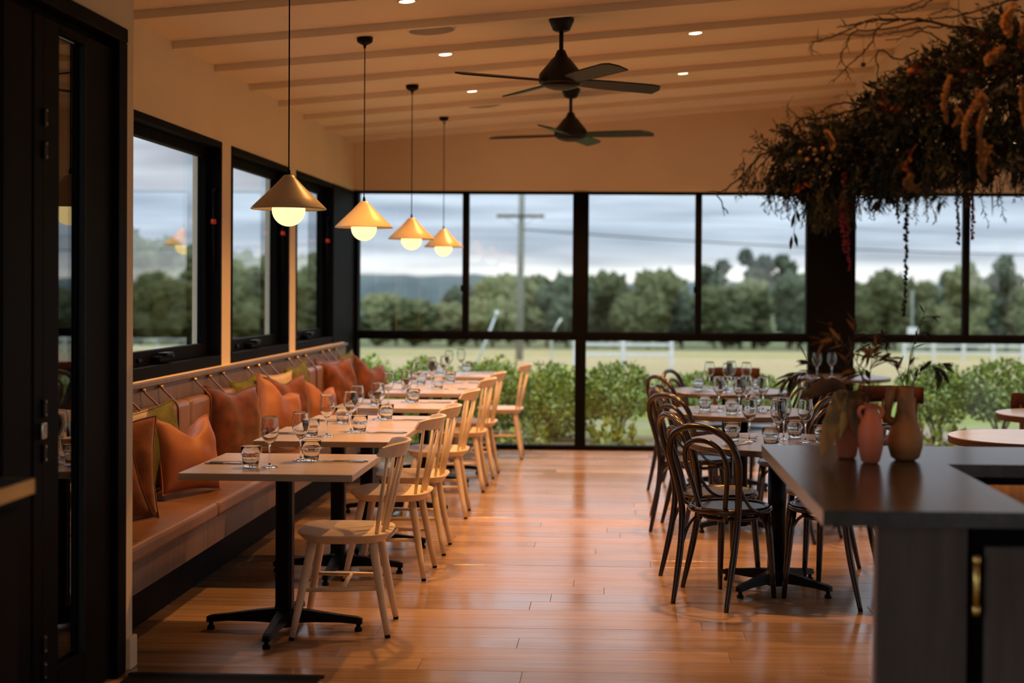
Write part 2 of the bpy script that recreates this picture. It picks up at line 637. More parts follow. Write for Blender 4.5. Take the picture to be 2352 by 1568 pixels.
def copy_tree(o, parent=None):
    kids = list(o.children)
    c = o.copy()
    COL.objects.link(c)
    if parent is not None:
        c.parent = parent
    for ch in kids:
        copy_tree(ch, c)
    return c


class Kit:
    """first use moves the prototype itself, later uses copy it with its parts"""
    def __init__(s, make):
        s.proto, s.used = make(), False

    def place(s, loc, rz, label, cat, group=None, rot=None, scale=None):
        o = s.proto if not s.used else copy_tree(s.proto)
        s.used = True
        o.location = loc
        o.rotation_euler = rot if rot else (0, 0, rz)
        if scale:
            o.scale = scale
        return tag(o, label, cat, group)


def bez(p0, p1, p2, p3, n):
    p0, p1, p2, p3 = map(Vector, (p0, p1, p2, p3))
    return [((1 - t) ** 3) * p0 + 3 * t * (1 - t) ** 2 * p1 + 3 * t * t * (1 - t) * p2 + t ** 3 * p3 for t in [i / n for i in range(n + 1)]]


def catmull(pts, k=6):
    pts = [Vector(p) for p in pts]
    q = [pts[0] * 2 - pts[1]] + pts + [pts[-1] * 2 - pts[-2]]
    out = []
    for i in range(1, len(q) - 2):
        for j in range(k):
            t = j / k
            out.append(0.5 * ((2 * q[i]) + (q[i + 1] - q[i - 1]) * t + (2 * q[i - 1] - 5 * q[i] + 4 * q[i + 1] - q[i + 2]) * t * t +
                              (3 * q[i] - q[i - 1] - 3 * q[i + 1] + q[i + 2]) * t ** 3))
    out.append(pts[-1])
    return out


# ================================================================== THE SETTING
XL = -2.45          # inner face of the window wall on the left
XN = -1.90          # inner face of the door wall on the left
YB = 13.20          # inner face of the far wall
CEIL0, SLOPE = 2.848, 0.0855
XR = 1.97           # where the raked ceiling meets the bulkhead


def ceil_z(x):
    return CEIL0 + SLOPE * (x - XL)


# ---- floor
slab = MB().box(-2.63, 7.0, -4.0, YB + 0.12, -0.14, -0.02).build('floor', 'slab')
tag(slab, 'warm brown timber floorboards running across the dining room', 'floor', kind='structure')
BW = 0.178
rest = MB()
y = YB
row = 0
while y > -3.9:
    y0, y1 = y - BW, y
    x = XL
    x -= rnd.uniform(0, 1.6)
    while x < 6.9:
        ln = rnd.choice((1.35, 1.6, 1.9, 2.2, 2.4))
        xa, xb = max(x, XL), min(x + ln, 6.9)
        if xb - xa > 0.05:
            dz = rnd.uniform(-0.0004, 0.0004)
            if y0 > 4.9 and xa < 2.9:
                MB().box(xa + .0008, xb - .0008, y0 + .0008, y1 - .0008, -0.02, dz, 0.0007).build('floorboard', 'floor', slab, fix=False)
            else:
                rest.box(xa + .0008, xb - .0008, y0 + .0008, y1 - .0008, -0.02, dz)
        x += ln
    y -= BW
    row += 1
tag(rest.build('floorboard_field', 'floor', slab, fix=False), kind='stuff')

# ---- ceiling: raked, with battens across
mb = MB()
mb.prism([(-2.63, ceil_z(-2.63)), (XR + .05, ceil_z(XR + .05)), (XR + .05, ceil_z(XR) + .12), (-2.63, ceil_z(-2.63) + .12)], -4.0, YB + 0.15, plane='xz')
ceil = tag(mb.build('ceiling', 'ceiling'), 'raked cream ceiling with evenly spaced cross battens', 'ceiling', kind='structure')
yb = 12.70
while yb > -3.5:
    mb = MB()
    mb.prism([(XL, ceil_z(XL) - .043), (XR, ceil_z(XR) - .043), (XR, ceil_z(XR) + .002), (XL, ceil_z(XL) + .002)], yb, yb + .047, plane='xz')
    mb.build('batten', 'ceiling', ceil)
    yb -= 0.823
fl = MB().box(XR + .05, 7.0, -4.0, YB + .15, 2.74, 2.86).build('ceiling_flat', 'ceiling')
tag(fl, 'lower flat ceiling beyond the bulkhead', 'ceiling', kind='structure')
bk = MB().box(XR, XR + .10, -4.0, YB, 2.70, ceil_z(XR) + .1).build('trim_1', 'wall')
tag(bk, 'cream bulkhead face closing the raked ceiling on the right', 'bulkhead', kind='structure')

# ---- far wall above the windows
mb = MB()
mb.prism([(-2.63, 2.405), (7.0, 2.405), (7.0, 3.0), (XR + .1, 3.0), (XR, ceil_z(XR) + .05), (-2.63, ceil_z(-2.63) + .05)], YB, YB + .16, plane='xz')
tag(mb.build('wall_back', 'wall'), 'cream wall band above the far windows', 'wall', kind='structure')

# ---- window wall on the left
mb = MB()
mb.box(XL - .18, XL, 5.40, YB, 0, 1.0)
mb.box(XL - .18, XL, 5.40, YB, 2.395, ceil_z(XL) + .02)
mb.box(XL - .18, XL, 5.40, 6.92, 1.0, 2.395)
for a, b in ((8.745, 8.965), (10.575, 10.80)):
    mb.box(XL - .18, XL, a, b, 1.0, 2.395)
wl = tag(mb.build('wall_left', 'wall'), 'cream wall around the three side windows above the banquette', 'wall', kind='structure')
# ---- door wall nearer the camera
mb = MB()
mb.box(XN - .18, XN, -4.0, 5.44, 2.49, 3.0)
mb.box(XL - .18, XN, 5.44, 5.535, 0, 3.0)
tag(mb.build('wall_door', 'wall'), 'cream wall nib and lintel around the black folding doors', 'wall', kind='structure')
MB().box(XL, XN + .016, 5.47, 5.551, 0, .125, .004).build('baseboard_left', 'wall')
tag(bpy.data.objects['baseboard_left'], 'small cream skirting block at the foot of the wall nib', 'baseboard', kind='structure')
# ---- walls out of view that close the place: long right wall and wall behind, both with window openings
mb = MB()
for a, b in ((-4.0, -2.2), (0.6, 1.2), (4.0, 4.6), (7.4, 8.0), (11.0, YB + .16)):
    mb.box(6.9, 7.05, a, b, 0, 2.9)
mb.box(6.9, 7.05, -4.0, YB, 2.4, 2.9)
mb.box(6.9, 7.05, -4.0, YB, 0, .3)
tag(mb.build('wall_right', 'wall'), 'cream side wall with wide openings far to the right', 'wall', kind='structure')
mb = MB()
for a, b in ((-2.63, 2.2), (3.4, 7.05)):
    mb.box(a, b, -4.15, -4.0, 0, 3.4)
mb.box(-2.63, 7.05, -4.15, -4.0, 2.4, 3.4)
tag(mb.build('wall_front', 'wall'), 'cream wall behind the viewpoint with one tall opening', 'wall', kind='structure')


# ---- windows of the far wall
def bar(parent, x0, x1, y0, y1, z0, z1, name='frame_bar', mat='black', c=.004):
    return MB().box(x0, x1, y0, y1, z0, z1, c).build(name, mat, parent, fix=False)


def pane(parent, x0, x1, y0, y1, z0, z1, mat='pane', name='pane'):
    return MB().box(x0, x1, y0, y1, z0, z1).build(name, mat, parent)


def far_window(n, x0, x1, xm, lx0, lx1, label):
    w = tag(empty('window_%d' % n, (0, 0, 0)), label, 'window', kind='structure')
    ya, yb2 = YB, YB + .10
    bar(w, x0, x1, ya, yb2, 2.388, 2.408, 'head')
    bar(w, x0 - .05, x1 + .05, ya, yb2, 1.022, 1.088, 'transom')
    bar(w, x0 - .05, x1 + .05, ya - .01, yb2, 0.0, .045, 'sill')
    bar(w, xm - .03, xm + .03, ya, yb2 - .02, 1.088, 2.388, 'mullion')
    for a, b in ((x0, xm - .03), (xm + .03, x1)):
        s = bar(w, a, b, ya + .03, ya + .06, 1.088, 1.102, 'sash_rail')
        bar(w, a, b, ya + .03, ya + .06, 2.376, 2.388, 'sash_rail')
        pane(w, a, b, ya + .042, ya + .048, 1.09, 2.39)
    pane(w, lx0, lx1, ya + .042, ya + .048, .045, 1.022)
    MB().box(xm - .045, xm - .028, ya - .012, ya + .004, 1.47, 1.53, .003).build('latch', 'blackmetal', w, fix=False)
    return w


far_window(4, -2.405, -.405, -1.402, -2.43, -.377, 'black framed sliding window nearest the left corner of the far wall')
far_window(5, -.257, 1.755, .761, -.277, 1.78, 'black framed sliding window in the middle of the far wall')
far_window(6, 2.205, 4.235, 3.22, 2.195, 4.25, 'black framed sliding window right of the wide black post')
far_window(7, 4.385, 6.4, 5.39, 4.36, 6.4, 'black framed sliding window at the right end of the far wall')


def post(name, x0, x1, lx0, lx1, label):
    mb = MB()
    mb.box(x0, x1, YB - .012, YB + .12, 1.05, 2.405, .004)
    mb.box(lx0, lx1, YB - .012, YB + .12, 0, 1.05, .004)
    return tag(mb.build(name, 'black'), label, 'post', kind='structure')


post('trim_2', -.405, -.257, -.377, -.277, 'black post between the left and middle far windows')
post('trim_3', 1.755, 2.205, 1.78, 2.195, 'wide black post in the far window wall')
post('trim_4', 4.235, 4.385, 4.25, 4.36, 'black post between the two right far windows')
post('trim_5', 6.4, 6.9, 6.4, 6.9, 'black end panel of the far window wall')
mb = MB()
mb.box(XL - .18, -2.405, YB - .02, YB + .12, 0, 2.405, .004)
mb.box(XL - .05, XL + .012, 12.20, YB, 1.0, 2.395, .004)
mb.box(XL - .02, XL + .012, 12.62, YB, 0, 1.0, .004)
tag(mb.build('trim_6', 'black'), 'black clad corner where the side windows meet the far wall', 'post', kind='structure')


# ---- windows of the left wall
def side_window(n, y0, y1, label, strut=True):
    w = tag(empty('window_%d' % n, (0, 0, 0)), label, 'window', kind='structure')
    xo, xi = XL - .13, XL + .006
    t = .035
    MB().box(xo, xi, y0, y1, 2.395 - .04, 2.395, .003).build('head', 'black', w, fix=False)
    MB().box(xo, xi, y0, y1, 1.012, 1.075, .003).build('sill', 'black', w, fix=False)
    for a, b in ((y0, y0 + t), (y1 - t, y1)):
        MB().box(xo, xi, a, b, 1.075, 2.355, .003).build('jamb', 'black', w, fix=False)
    # sash
    s0, s1 = y0 + t, y1 - t
    sx0, sx1 = XL - .125, XL - .075
    MB().box(sx0, sx1, s0, s1, 2.295, 2.355, .003).build('sash_rail', 'black', w, fix=False)
    br = MB().box(sx0, sx1, s0, s1, 1.075, 1.15, .003).build('sash_rail', 'black', w, fix=False)
    for a, b in ((s0, s0 + .05), (s1 - .05, s1)):
        MB().box(sx0, sx1, a, b, 1.15, 2.295, .003).build('sash_stile', 'black', w, fix=False)
    pane(w, sx0 + .02, sx0 + .026, s0 + .05, s1 - .05, 1.15, 2.295)
    # chain winder on the lower rail
    ym = y0 + (y1 - y0) * .45
    wd = MB().rbox(sx1, sx1 + .05, ym - .10, ym + .10, 1.085, 1.118, .006, 2).build('winder', 'black', w, fix=False)
    MB().rbox(sx1 + .012, sx1 + .065, ym - .02, ym + .10, 1.118, 1.135, .004, 2).build('winder_handle', 'blackmetal', wd, fix=False)
    for yy in (ym - .30, ym + .26):
        MB().box(sx1, sx1 + .012, yy - .028, yy + .028, 1.095, 1.115, .003).build('catch', 'blackmetal', w, fix=False)
    if strut:
        ys = y1 - t - .012
        st = MB().tube([(XL - .035, ys, 1.60), (XL - .035, ys, 2.09)], .010, 8).build('stay_rod', 'blackmetal', w)
        MB().tube([(XL - .035, ys, 1.885), (XL - .035, ys, 1.915)], .018, 8).build('red_collar', 'red', st)
        MB().tube([(XL - .035, ys, 1.98), (XL - .035, ys, 2.05)], .006, 6).build('copper_rod', 'apricot', st)
        MB().tube([(XL - .05, ys, 2.07), (XL - .02, ys, 2.11)], .012, 8).build('rod_bracket', 'blackmetal', st)
    return w


side_window(1, 6.92, 8.745, 'black framed awning window nearest the folding doors')
side_window(2, 8.965, 10.575, 'middle black framed awning window of the side wall')
side_window(3, 10.80, 12.22, 'black framed awning window nearest the far corner')
# inner sill strip under the side windows
tag(MB().box(XL - .02, XL + .03, 6.6, 12.62, .995, 1.013, .003).build('trim_7', 'wall', fix=False), 'cream sill strip along the top of the banquette panel', 'sill', kind='structure')

# ---- folding doors near the camera, in the door wall
d = tag(empty('door_1', (0, 0, 0)), 'black folding glass door stacked beside the wall nib', 'door', kind='structure')
MB().box(XN - .12, XN + .012, -1.0, 5.44, 2.435, 2.49, .004).build('head_frame', 'blackdoor', d, fix=False)
MB().box(XN - .12, XN + .010, 5.345, 5.44, 0, 2.435, .004).build('jamb', 'blackdoor', d, fix=False)
MB().box(XN - .12, XN - .04, -1.0, 5.345, 2.40, 2.435, .003).build('track', 'black', d, fix=False)
lf = MB()
lf.box(XN - .06, XN - .015, 5.07, 5.335, .01, 2.40, .004)
lf.box(XN - .06, XN - .015, 4.69, 4.83, .01, 2.40, .004)
lf.box(XN - .06, XN - .015, 4.83, 5.07, .01, .17, .004)
lf.box(XN - .06, XN - .015, 4.83, 5.07, 2.375, 2.40, .003)
lf = lf.build('door_leaf', 'blackdoor', d, fix=False)
MB().box(XN - .045, XN - .039, 4.83, 5.07, .17, 2.375).build('door_pane', 'doorpane', lf)
for z in (.17, 2.375):
    MB().box(XN - .03, XN - .014, 4.83, 5.07, z - .008, z + .008, .002).build('glazing_bead', 'black', lf, fix=False)
MB().box(XN - .036, XN - .013, 5.064, 5.071, .17, 2.375, .002).build('glazing_bead', 'fan', lf, fix=False)
# second folded leaf behind
l2 = MB()
l2.box(XN - .17, XN - .12, 5.02, 5.335, .01, 2.40, .004)
l2.box(XN - .17, XN - .12, 4.30, 4.42, .01, 2.40, .004)
l2.box(XN - .17, XN - .12, 4.42, 5.02, 1.08, 1.13, .003)
l2 = l2.build('door_leaf', 'blackdoor', d, fix=False)
MB().box(XN - .148, XN - .142, 4.42, 5.02, .01, 2.40).build('door_pane', 'doorpane', l2)
# solid boarded leaf in front of the glass one
for a, b in ((4.595, 4.685), (4.36, 4.59), (4.12, 4.355), (3.88, 4.115), (3.64, 3.875), (3.40, 3.635)):
    MB().box(XN - .05, XN - .008, a, b - .006, .01, 2.40, .006).build('door_board', 'blackdoor', d, fix=False)
for z in (.21, .30, .94, 1.09, 1.95, 2.06):
    mb = MB()
    mb.box(XN - .012, XN + .001, 4.665, 4.695, z - .030, z + .030, .003)
    hg = mb.build('hinge_plate', 'blackmetal', d, fix=False)
    for q in (-.022, .022):
        MB().tube([(XN + .000, 4.68, z + q), (XN + .004, 4.68, z + q)], .004, 8).build('screw', 'steel', hg)
lt = MB().rbox(XN - .012, XN + .010, 4.63, 4.672, .99, 1.045, .004, 2).build('latch', 'steel', d, fix=False)

# ================================================================== HOST STAND left foreground
t = empty('host_stand', (0, 0, 0), 0, 'dark host stand with a brass edged top at the left edge', 'stand')
MB().box(-1.86, -1.505, 2.3, 3.63, .965, 1.0, .003).build('top', 'ebony', t, fix=False)
MB().box(-1.507, -1.503, 2.3, 3.632, .962, 1.0).build('brass_edge', 'brass', t, fix=False)
MB().box(-1.86, -1.503, 3.629, 3.634, .962, 1.0).build('brass_edge', 'brass', t, fix=False)
body = MB().box(-1.84, -1.535, 2.33, 3.60, 0.0, .962, .003).build('body', 'blackdoor', t, fix=False)
for yy in (2.6, 2.85, 3.1, 3.35):
    MB().box(-1.534, -1.526, yy, yy + .235, .06, .93, .003).build('panel', 'blackdoor', body, fix=False)

# ================================================================== DOORMAT
t = empty('entrance_mat', (-1.5, 4.9, 0), 0, 'dark entrance mat at the bottom edge beside the folding doors', 'mat')
MB().box(-.36, .38, -.55, .50, .0006, .009, .003).build('pile', 'blackdoor', t, fix=False)
MB().box(-.37, .39, .50, .53, .0006, .007, .002).build('rubber_edge', 'blackmetal', t, fix=False)

# ================================================================== BANQUETTE
B0, B1 = 5.556, 12.60
t = empty('banquette_bench', (-2.2, 9.1, 0), 0, 'long tan leather banquette with strapped back cushions under the side windows', 'bench')
OFF = Vector((-2.2, 9.1, 0))


def at_bench(o):
    o.location = -OFF
    return o


at_bench(MB().box(-2.40, -2.10, B0, B1, 0, .25).build('plinth', 'blackdoor', t, fix=False))
yy = B0
for i in range(6):
    y2 = yy + (B1 - B0) / 6
    at_bench(MB().box(-2.40, -1.945, yy + .001, y2 - .001, .246, .376, .002).build('front_board', 'benchwood', t, fix=False))
    yy = y2
bp = at_bench(MB().box(-2.44, -2.405, B0, B1, .36, .985, .002).build('back_panel', 'benchwood', t, fix=False))
at_bench(MB().box(-2.448, -2.385, B0, B1, .985, 1.008, .003).build('ledge', 'benchwood', t, fix=False))
ys = [B0, 6.86, 8.30, 9.74, 11.18, B1]
for a, b in zip(ys, ys[1:]):
    at_bench(MB().rbox(-2.40, -1.928, a + .002, b - .002, .374, .452, .022, 3).build('seat_cushion', 'leather', t, fix=False))
strap_y = [(6.84, 7.12, 7.40), (8.00, 8.30, 8.58), (9.16, 9.44, 9.73), (10.32, 10.60, 10.88), (11.50, 11.77, 12.06)]
edges = [5.57, 6.535, 7.70, 8.87, 10.03, 11.19, 12.36]
for i in range(6):
    a, b = edges[i] + .006, edges[i + 1] - .006
    mb = MB()
    mb.rbox(-2.405, -2.315, a, b, .454, .885, .032, 3)
    cu = at_bench(mb.build('back_cushion', 'leather', t, fix=False))
    if i == 0:
        sy = (5.75, 6.05, 6.35)
    else:
        sy = strap_y[i - 1]
    for s in sy:
        # a strap over the cushion top, hung from a brass peg
        mb = MB()
        pts = [(-2.392, s, .972), (-2.372, s + .012, .945), (-2.335, s + .045, .897), (-2.312, s + .052, .86), (-2.309, s + .053, .78), (-2.309, s + .053, .56), (-2.309, s + .053, .47)]
        pts = catmull(pts, 4)
        w, th = .011, .003
        rings = []
        for p in pts:
            rings.append([(p.x - th, p.y - w, p.z), (p.x + th, p.y - w, p.z + th), (p.x + th, p.y + w, p.z + th), (p.x - th, p.y + w, p.z)])
        mb.loft(rings, smooth=False)
        so = mb.build('strap', 'strap', cu)
        MB().tube([(-2.41, s, .972), (-2.378, s, .972)], .0085, 10).build('peg', 'brass', cu)


# ================================================================== CUSHIONS
def pillow_mesh(w, h, tk, seed, dent=0.0, n=18, sharp=2.6):
    """puffed square: two bowed sheets meeting in a seam, ears at the corners, dent pressed into the top edge"""
    mb = MB()
    vs, fs = [], []
    idx = {}
    for side in (1, -1):
        for i in range(n + 1):
            for j in range(n + 1):
                u, v = 2 * i / n - 1, 2 * j / n - 1
                eb = 1 - .10 * (1 - u * u) * abs(v) ** 3
                eu = 1 - .10 * (1 - v * v) * abs(u) ** 3
                x, z = u * w / 2 * eu, v * h / 2 * eb
                if v > 0 and dent:
                    z -= dent * (v ** 2.0) * math.exp(-(u / .42) ** 2)
                q = max(0.0, (1 - abs(u) ** sharp) * (1 - abs(v) ** sharp)) ** .55
                nz = noise.noise(Vector((u * 1.7 + seed * 3.1, v * 1.7, side * 2.0 + seed)))
                wr = noise.noise(Vector((u * 4.5 + seed, v * 2.2 + 7, side * 5.0)))
                yv = side * tk / 2 * q * (1 + .22 * nz + .10 * wr)
                if v > 0 and dent:
                    yv *= 1 - .55 * v * math.exp(-(u / .35) ** 2)
                edge = i in (0, n) or j in (0, n)
                key = (i, j) if edge else (i, j, side)
                if key not in idx:
                    idx[key] = len(vs)
                    vs.append((x, 0 if edge else yv, z + h / 2))
        for i in range(n):
            for j in range(n):
                q = []
                for a, b in ((i, j), (i + 1, j), (i + 1, j + 1), (i, j + 1)):
                    e = a in (0, n) or b in (0, n)
                    q.append(idx[(a, b) if e else (a, b, side)])
                fs.append(tuple(q) if side == -1 else tuple(reversed(q)))
    mb.add(vs, fs, True)
    loop = [idx[(i, 0)] for i in range(n)] + [idx[(n, j)] for j in range(n)] + [idx[(n - i, n)] for i in range(n)] + [idx[(0, n - j)] for j in range(n)]
    return mb, [vs[i] for i in loop]


def cushion(loc, rz, lean, roll, w, h, tk, mat, label, seed, dent=0.0, name='cushion'):
    loc = (loc[0], loc[1], loc[2] + .46 * w * math.sin(abs(roll)))      # a tilted cushion rests on its lower corner
    e = empty(name, loc, 0, label, 'cushion', 'scatter cushions along the banquette')
    e.rotation_euler = (Matrix.Rotation(rz, 3, 'Z') @ Matrix.Rotation(lean, 3, 'X') @ Matrix.Rotation(roll, 3, 'Y')).to_euler()
    mb, lp = pillow_mesh(w, h, tk, seed, dent)
    mb.build('cover', mat, e)
    MB().tube(lp + [lp[0]], .0045, 5, cap=False).build('piping', mat, e)
    return e


R = math.radians
# local: wide axis x, thickness y, up z.  Leaning back on the bench: plane turned to face +X.
SEAT = .456
cu = [
    # loc, rz, lean, roll, w, h, t, mat, label, dent
    ((-2.10, 5.80, SEAT - .03), R(6), R(-15), R(-18), .40, .37, .13, 'rust', 'burnt orange cushion slumped at the front against the wall nib', .0),
    ((-2.225, 6.22, SEAT), R(38), R(-10), R(2), .42, .46, .16, 'rust', 'rust velvet cushion behind the slumped one by the wall nib', .04),
    ((-2.285, 6.46, SEAT + .01), R(60), R(-4), R(0), .40, .45, .05, 'cream', 'cream cushion peeking over the rust velvet cushion by the nib', .0),
    ((-2.235, 6.97, SEAT + .02), R(70), R(-9), R(-6), .40, .42, .12, 'green', 'olive green cushion behind the dented apricot cushion near the nib', .0),
    ((-2.12, 7.06, SEAT), R(70), R(-14), R(3), .46, .39, .19, 'apricot', 'dented apricot cushion beside the nearest pale table', .11),
    ((-2.20, 8.20, SEAT), R(64), R(-9), R(3), .45, .46, .17, 'darkrust', 'dark rust velvet cushion standing behind the second pale table', .03),
    ((-2.245, 8.82, SEAT + .02), R(80), R(-8), R(-6), .42, .45, .11, 'green', 'olive green cushion wedged right of the dark rust cushion', .0),
    ((-2.12, 8.86, SEAT + .01), R(68), R(-16), R(22), .43, .38, .17, 'apricot', 'tilted apricot cushion behind the second pale table', .07),
    ((-2.19, 9.54, SEAT), R(62), R(-9), R(0), .42, .45, .17, 'rust', 'rust velvet cushion behind the third pale table', .04),
    ((-2.275, 9.56, SEAT + .01), R(72), R(-5), R(0), .44, .455, .05, 'cream', 'tan cushion edge behind the rust cushion by the third pale table', .0),
    ((-2.25, 10.24, SEAT + .02), R(82), R(-8), R(-6), .42, .46, .12, 'green', 'olive green cushion between the two rust cushions mid bench', .0),
    ((-2.09, 10.10, SEAT), R(68), R(-15), R(12), .36, .33, .15, 'apricot', 'small apricot cushion behind the fourth pale table', .08),
    ((-2.19, 11.40, SEAT), R(66), R(-10), R(-3), .46, .46, .17, 'rust', 'rust velvet cushion on the far stretch of the bench', .02),
    ((-2.275, 11.34, SEAT + .01), R(74), R(-6), R(3), .46, .45, .06, 'strap', 'brown cushion edge behind the far rust cushion', .0),
    ((-2.25, 12.14, SEAT + .02), R(84), R(-8), R(-4), .42, .46, .12, 'green', 'olive green cushion closest to the far corner', .0),
    ((-2.10, 12.08, SEAT), R(64), R(-14), R(16), .42, .39, .16, 'rust', 'burnt orange cushion at the far end of the bench', .08),
]
for i, (loc, rz, le, ro, w, h, tk, mt_, lab, dn) in enumerate(cu):
    cushion(loc, rz, le, ro, w, h, tk, mt_, lab, i * 1.37 + .5, dn)


# ================================================================== PALE TABLES
def cross_base(root, arm_len, rot, h_hub=.085, mat='blackmetal'):
    MB().lathe([(0, .02), (.05, .02), (.055, .05), (.048, .09), (.044, .105), (0, .105)], 16).build('hub', mat, root)
    for k in range(4):
        a = rot + k * PI / 2
        mt_ = Matrix.Rotation(a, 4, 'Z')
        rings = []
        for s, w, z0, z1 in ((.03, .026, .035, .098), (.12, .024, .040, .088), (arm_len * .75, .020, .040, .070), (arm_len - .01, .019, .034, .062), (arm_len + .012, .016, .032, .055)):
            rings.append([(s, -w, z0), (s, w, z0), (s, w * .75, z1), (s, -w * .75, z1)])
        mb = MB().loft(rings, smooth=False, mat=mt_)
        ar = mb.build('base_arm', mat, root)
        MB().lathe([(0, 0), (.017, 0), (.017, .014), (.010, .018), (.010, .036), (0, .036)], 12, mat=mt_ @ Matrix.Translation((arm_len - .005, 0, 0))).build('glide_foot', mat, ar)


def make_table():
    r = empty('dining_table')
    MB().box(-.3625, .3625, -.3625, .3625, .700, .730, .0025).build('tabletop', 'oak', r, fix=False)
    MB().box(-.036, .036, -.036, .036, .09, .692, .012).build('column', 'blackmetal', r, fix=False)
    MB().box(-.16, .16, -.16, .16, .688, .700, .003).build('mounting_plate', 'blackmetal', r, fix=False)
    cross_base(r, .33, 0)
    return r


TX = -1.44
TY = [5.80 + .3625, 7.06 + .3625, 7.79 + .3625, 9.045 + .3625, 10.355 + .3625, 11.09 + .3625, 12.34 + .3625]
TN = ['nearest', 'second', 'third', 'fourth', 'fifth', 'sixth', 'farthest']
TP = ['the nearest pale table', 'the second pale table', 'the third pale table', 'the fourth pale table', 'the fifth pale table', 'the sixth pale table', 'the farthest pale table']
TXS = [TX, TX - .012, TX + .012, TX - .01, TX - .005, TX + .005, TX]
kt = Kit(make_table)
for i in range(7):
    extra = ['square pale oak table at the front of the banquette row', 'square pale oak table, second from the camera along the banquette',
             'square pale oak table, third from the camera, pushed against the second', 'square pale oak table, fourth from the camera along the banquette',
             'square pale oak table, fifth from the camera along the banquette', 'square pale oak table, sixth from the camera along the banquette',
             'square pale oak table by the far window, last of the banquette row'][i]
    kt.place((TXS[i], TY[i], 0), 0, extra, 'table', 'pale tables along the banquette')


# ================================================================== SPINDLE CHAIRS
def make_spindle():
    r = empty('spindle_chair')          # front is +x

    def outline(s, dx=0.0, n=40):
        pts = []
        for i in range(n):
            a = 2 * PI * i / n
            c, q = math.cos(a), math.sin(a)
            ex = 2.0 / 3.6
            x = math.copysign(abs(c) ** ex, c)
            yv = math.copysign(abs(q) ** ex, q)
            wid = .212 if x > 0 else .212 - .018 * abs(x)
            pts.append((x * .205 * s + dx, yv * wid * s))
        return pts
    rings = []
    for s, z in ((.84, .402), (.86, .4025), (.975, .430), (.995, .4345), (1.0, .4365), (1.0, .4400), (.996, .4415), (.985, .4420), (.93, .4405), (.70, .434), (.40, .430), (.12, .430)):
        rings.append([(x, y, z + (.004 if x > .12 else 0)) for x, y in outline(s)])
    MB().loft(rings, smooth=True).build('seat', 'ash', r)
    tops = [(.130, .135), (.130, -.135), (-.125, .125), (-.125, -.125)]
    feet = [(.205, .225), (.205, -.225), (-.198, .175), (-.198, -.175)]
    def lerp(i, z):
        t_ = 1 - z / .41
        return Vector((tops[i][0] + (feet[i][0] - tops[i][0]) * t_, tops[i][1] + (feet[i][1] - tops[i][1]) * t_, z))
    for i in range(4):
        zs = [.412, .34, .22, .10, .012]
        lg = MB().tube([lerp(i, z) for z in zs], [.0195, .0195, .018, .0155, .013], 12).build('leg', 'ash', r)
        MB().tube([lerp(i, .012), lerp(i, 0.0)], [.0125, .012], 10).build('foot_pad', 'blackmetal', lg)
    for a, b in ((0, 2), (1, 3)):
        MB().tube([lerp(a, .205), (lerp(a, .205) + lerp(b, .205)) / 2, lerp(b, .205)], [.0085, .0105, .0085], 10).build('side_stretcher', 'ash', r)
    ma = (lerp(0, .205) + lerp(2, .205)) / 2
    mb_ = (lerp(1, .205) + lerp(3, .205)) / 2
    MB().tube([ma, (ma + mb_) / 2, mb_], [.0075, .0095, .0075], 10).build('cross_stretcher', 'ash', r)
    # crest rail: a bowed board whose ends come forward
    rings = []
    N = 36
    for i in range(N + 1):
        u = 2 * i / N - 1
        yv = u * .205
        x = -.258 + .095 * abs(u) ** 2.3
        th = .0095 * (1 - .2 * u * u)
        drop = .013 * abs(u) ** 6
        z0, z1 = .768 + drop, .832 - drop
        nrm = Vector((1, -(.095 * 2.3 * abs(u) ** 1.3 * math.copysign(1, u)) / .205, 0)).normalized()
        p = Vector((x, yv, 0))
        l0, l1 = Vector((.010, 0, 0)), Vector((-.012, 0, 0))
        ring = []
        for off, z, l in ((-1, z0 + .003, l0), (-.7, z0, l0), (.7, z0, l0), (1, z0 + .003, l0), (1, z1 - .003, l1), (.7, z1, l1), (-.7, z1, l1), (-1, z1 - .003, l1)):
            q = p + nrm * th * off + l
            ring.append((q.x, q.y, z))
        rings.append(ring)
    MB().loft(rings, smooth=False).build('crest_rail', 'ash', r)
    for k in range(5):
        u = (k - 2) / 2
        b0 = Vector((-.172 + .03 * abs(u) ** 2, u * .125, .437))
        yv = u * .165
        uu = yv / .205
        b1 = Vector((-.258 + .095 * abs(uu) ** 2.3 + .010, yv, .775))
        MB().tube([b0, b0.lerp(b1, .35), b1], [.0085, .0098, .0075], 10).build('spindle', 'ash', r)
    return r


ks = Kit(make_spindle)
SCH = [(-1.175, 6.215, 180 + 3), (-1.165, 7.42, 180 - 2), (-1.155, 8.10, 180 + 1), (-1.17, 9.37, 180 + 2), (-1.165, 10.60, 180), (-1.15, 11.36, 180 - 2), (-1.02, 12.62, 180 + 2)]
for i, (x, y, a) in enumerate(SCH):
    lab = ['pale ash spindle back chair at the nearest pale table', 'pale ash spindle back chair, second from the camera', 'pale ash spindle back chair, third from the camera',
           'pale ash spindle back chair, fourth from the camera', 'pale ash spindle back chair, fifth from the camera', 'pale ash spindle back chair, sixth from the camera',
           'pale ash spindle back chair standing apart by the far window'][i]
    ks.place((x, y, 0), R(a), lab, 'chair', 'pale spindle back chairs')


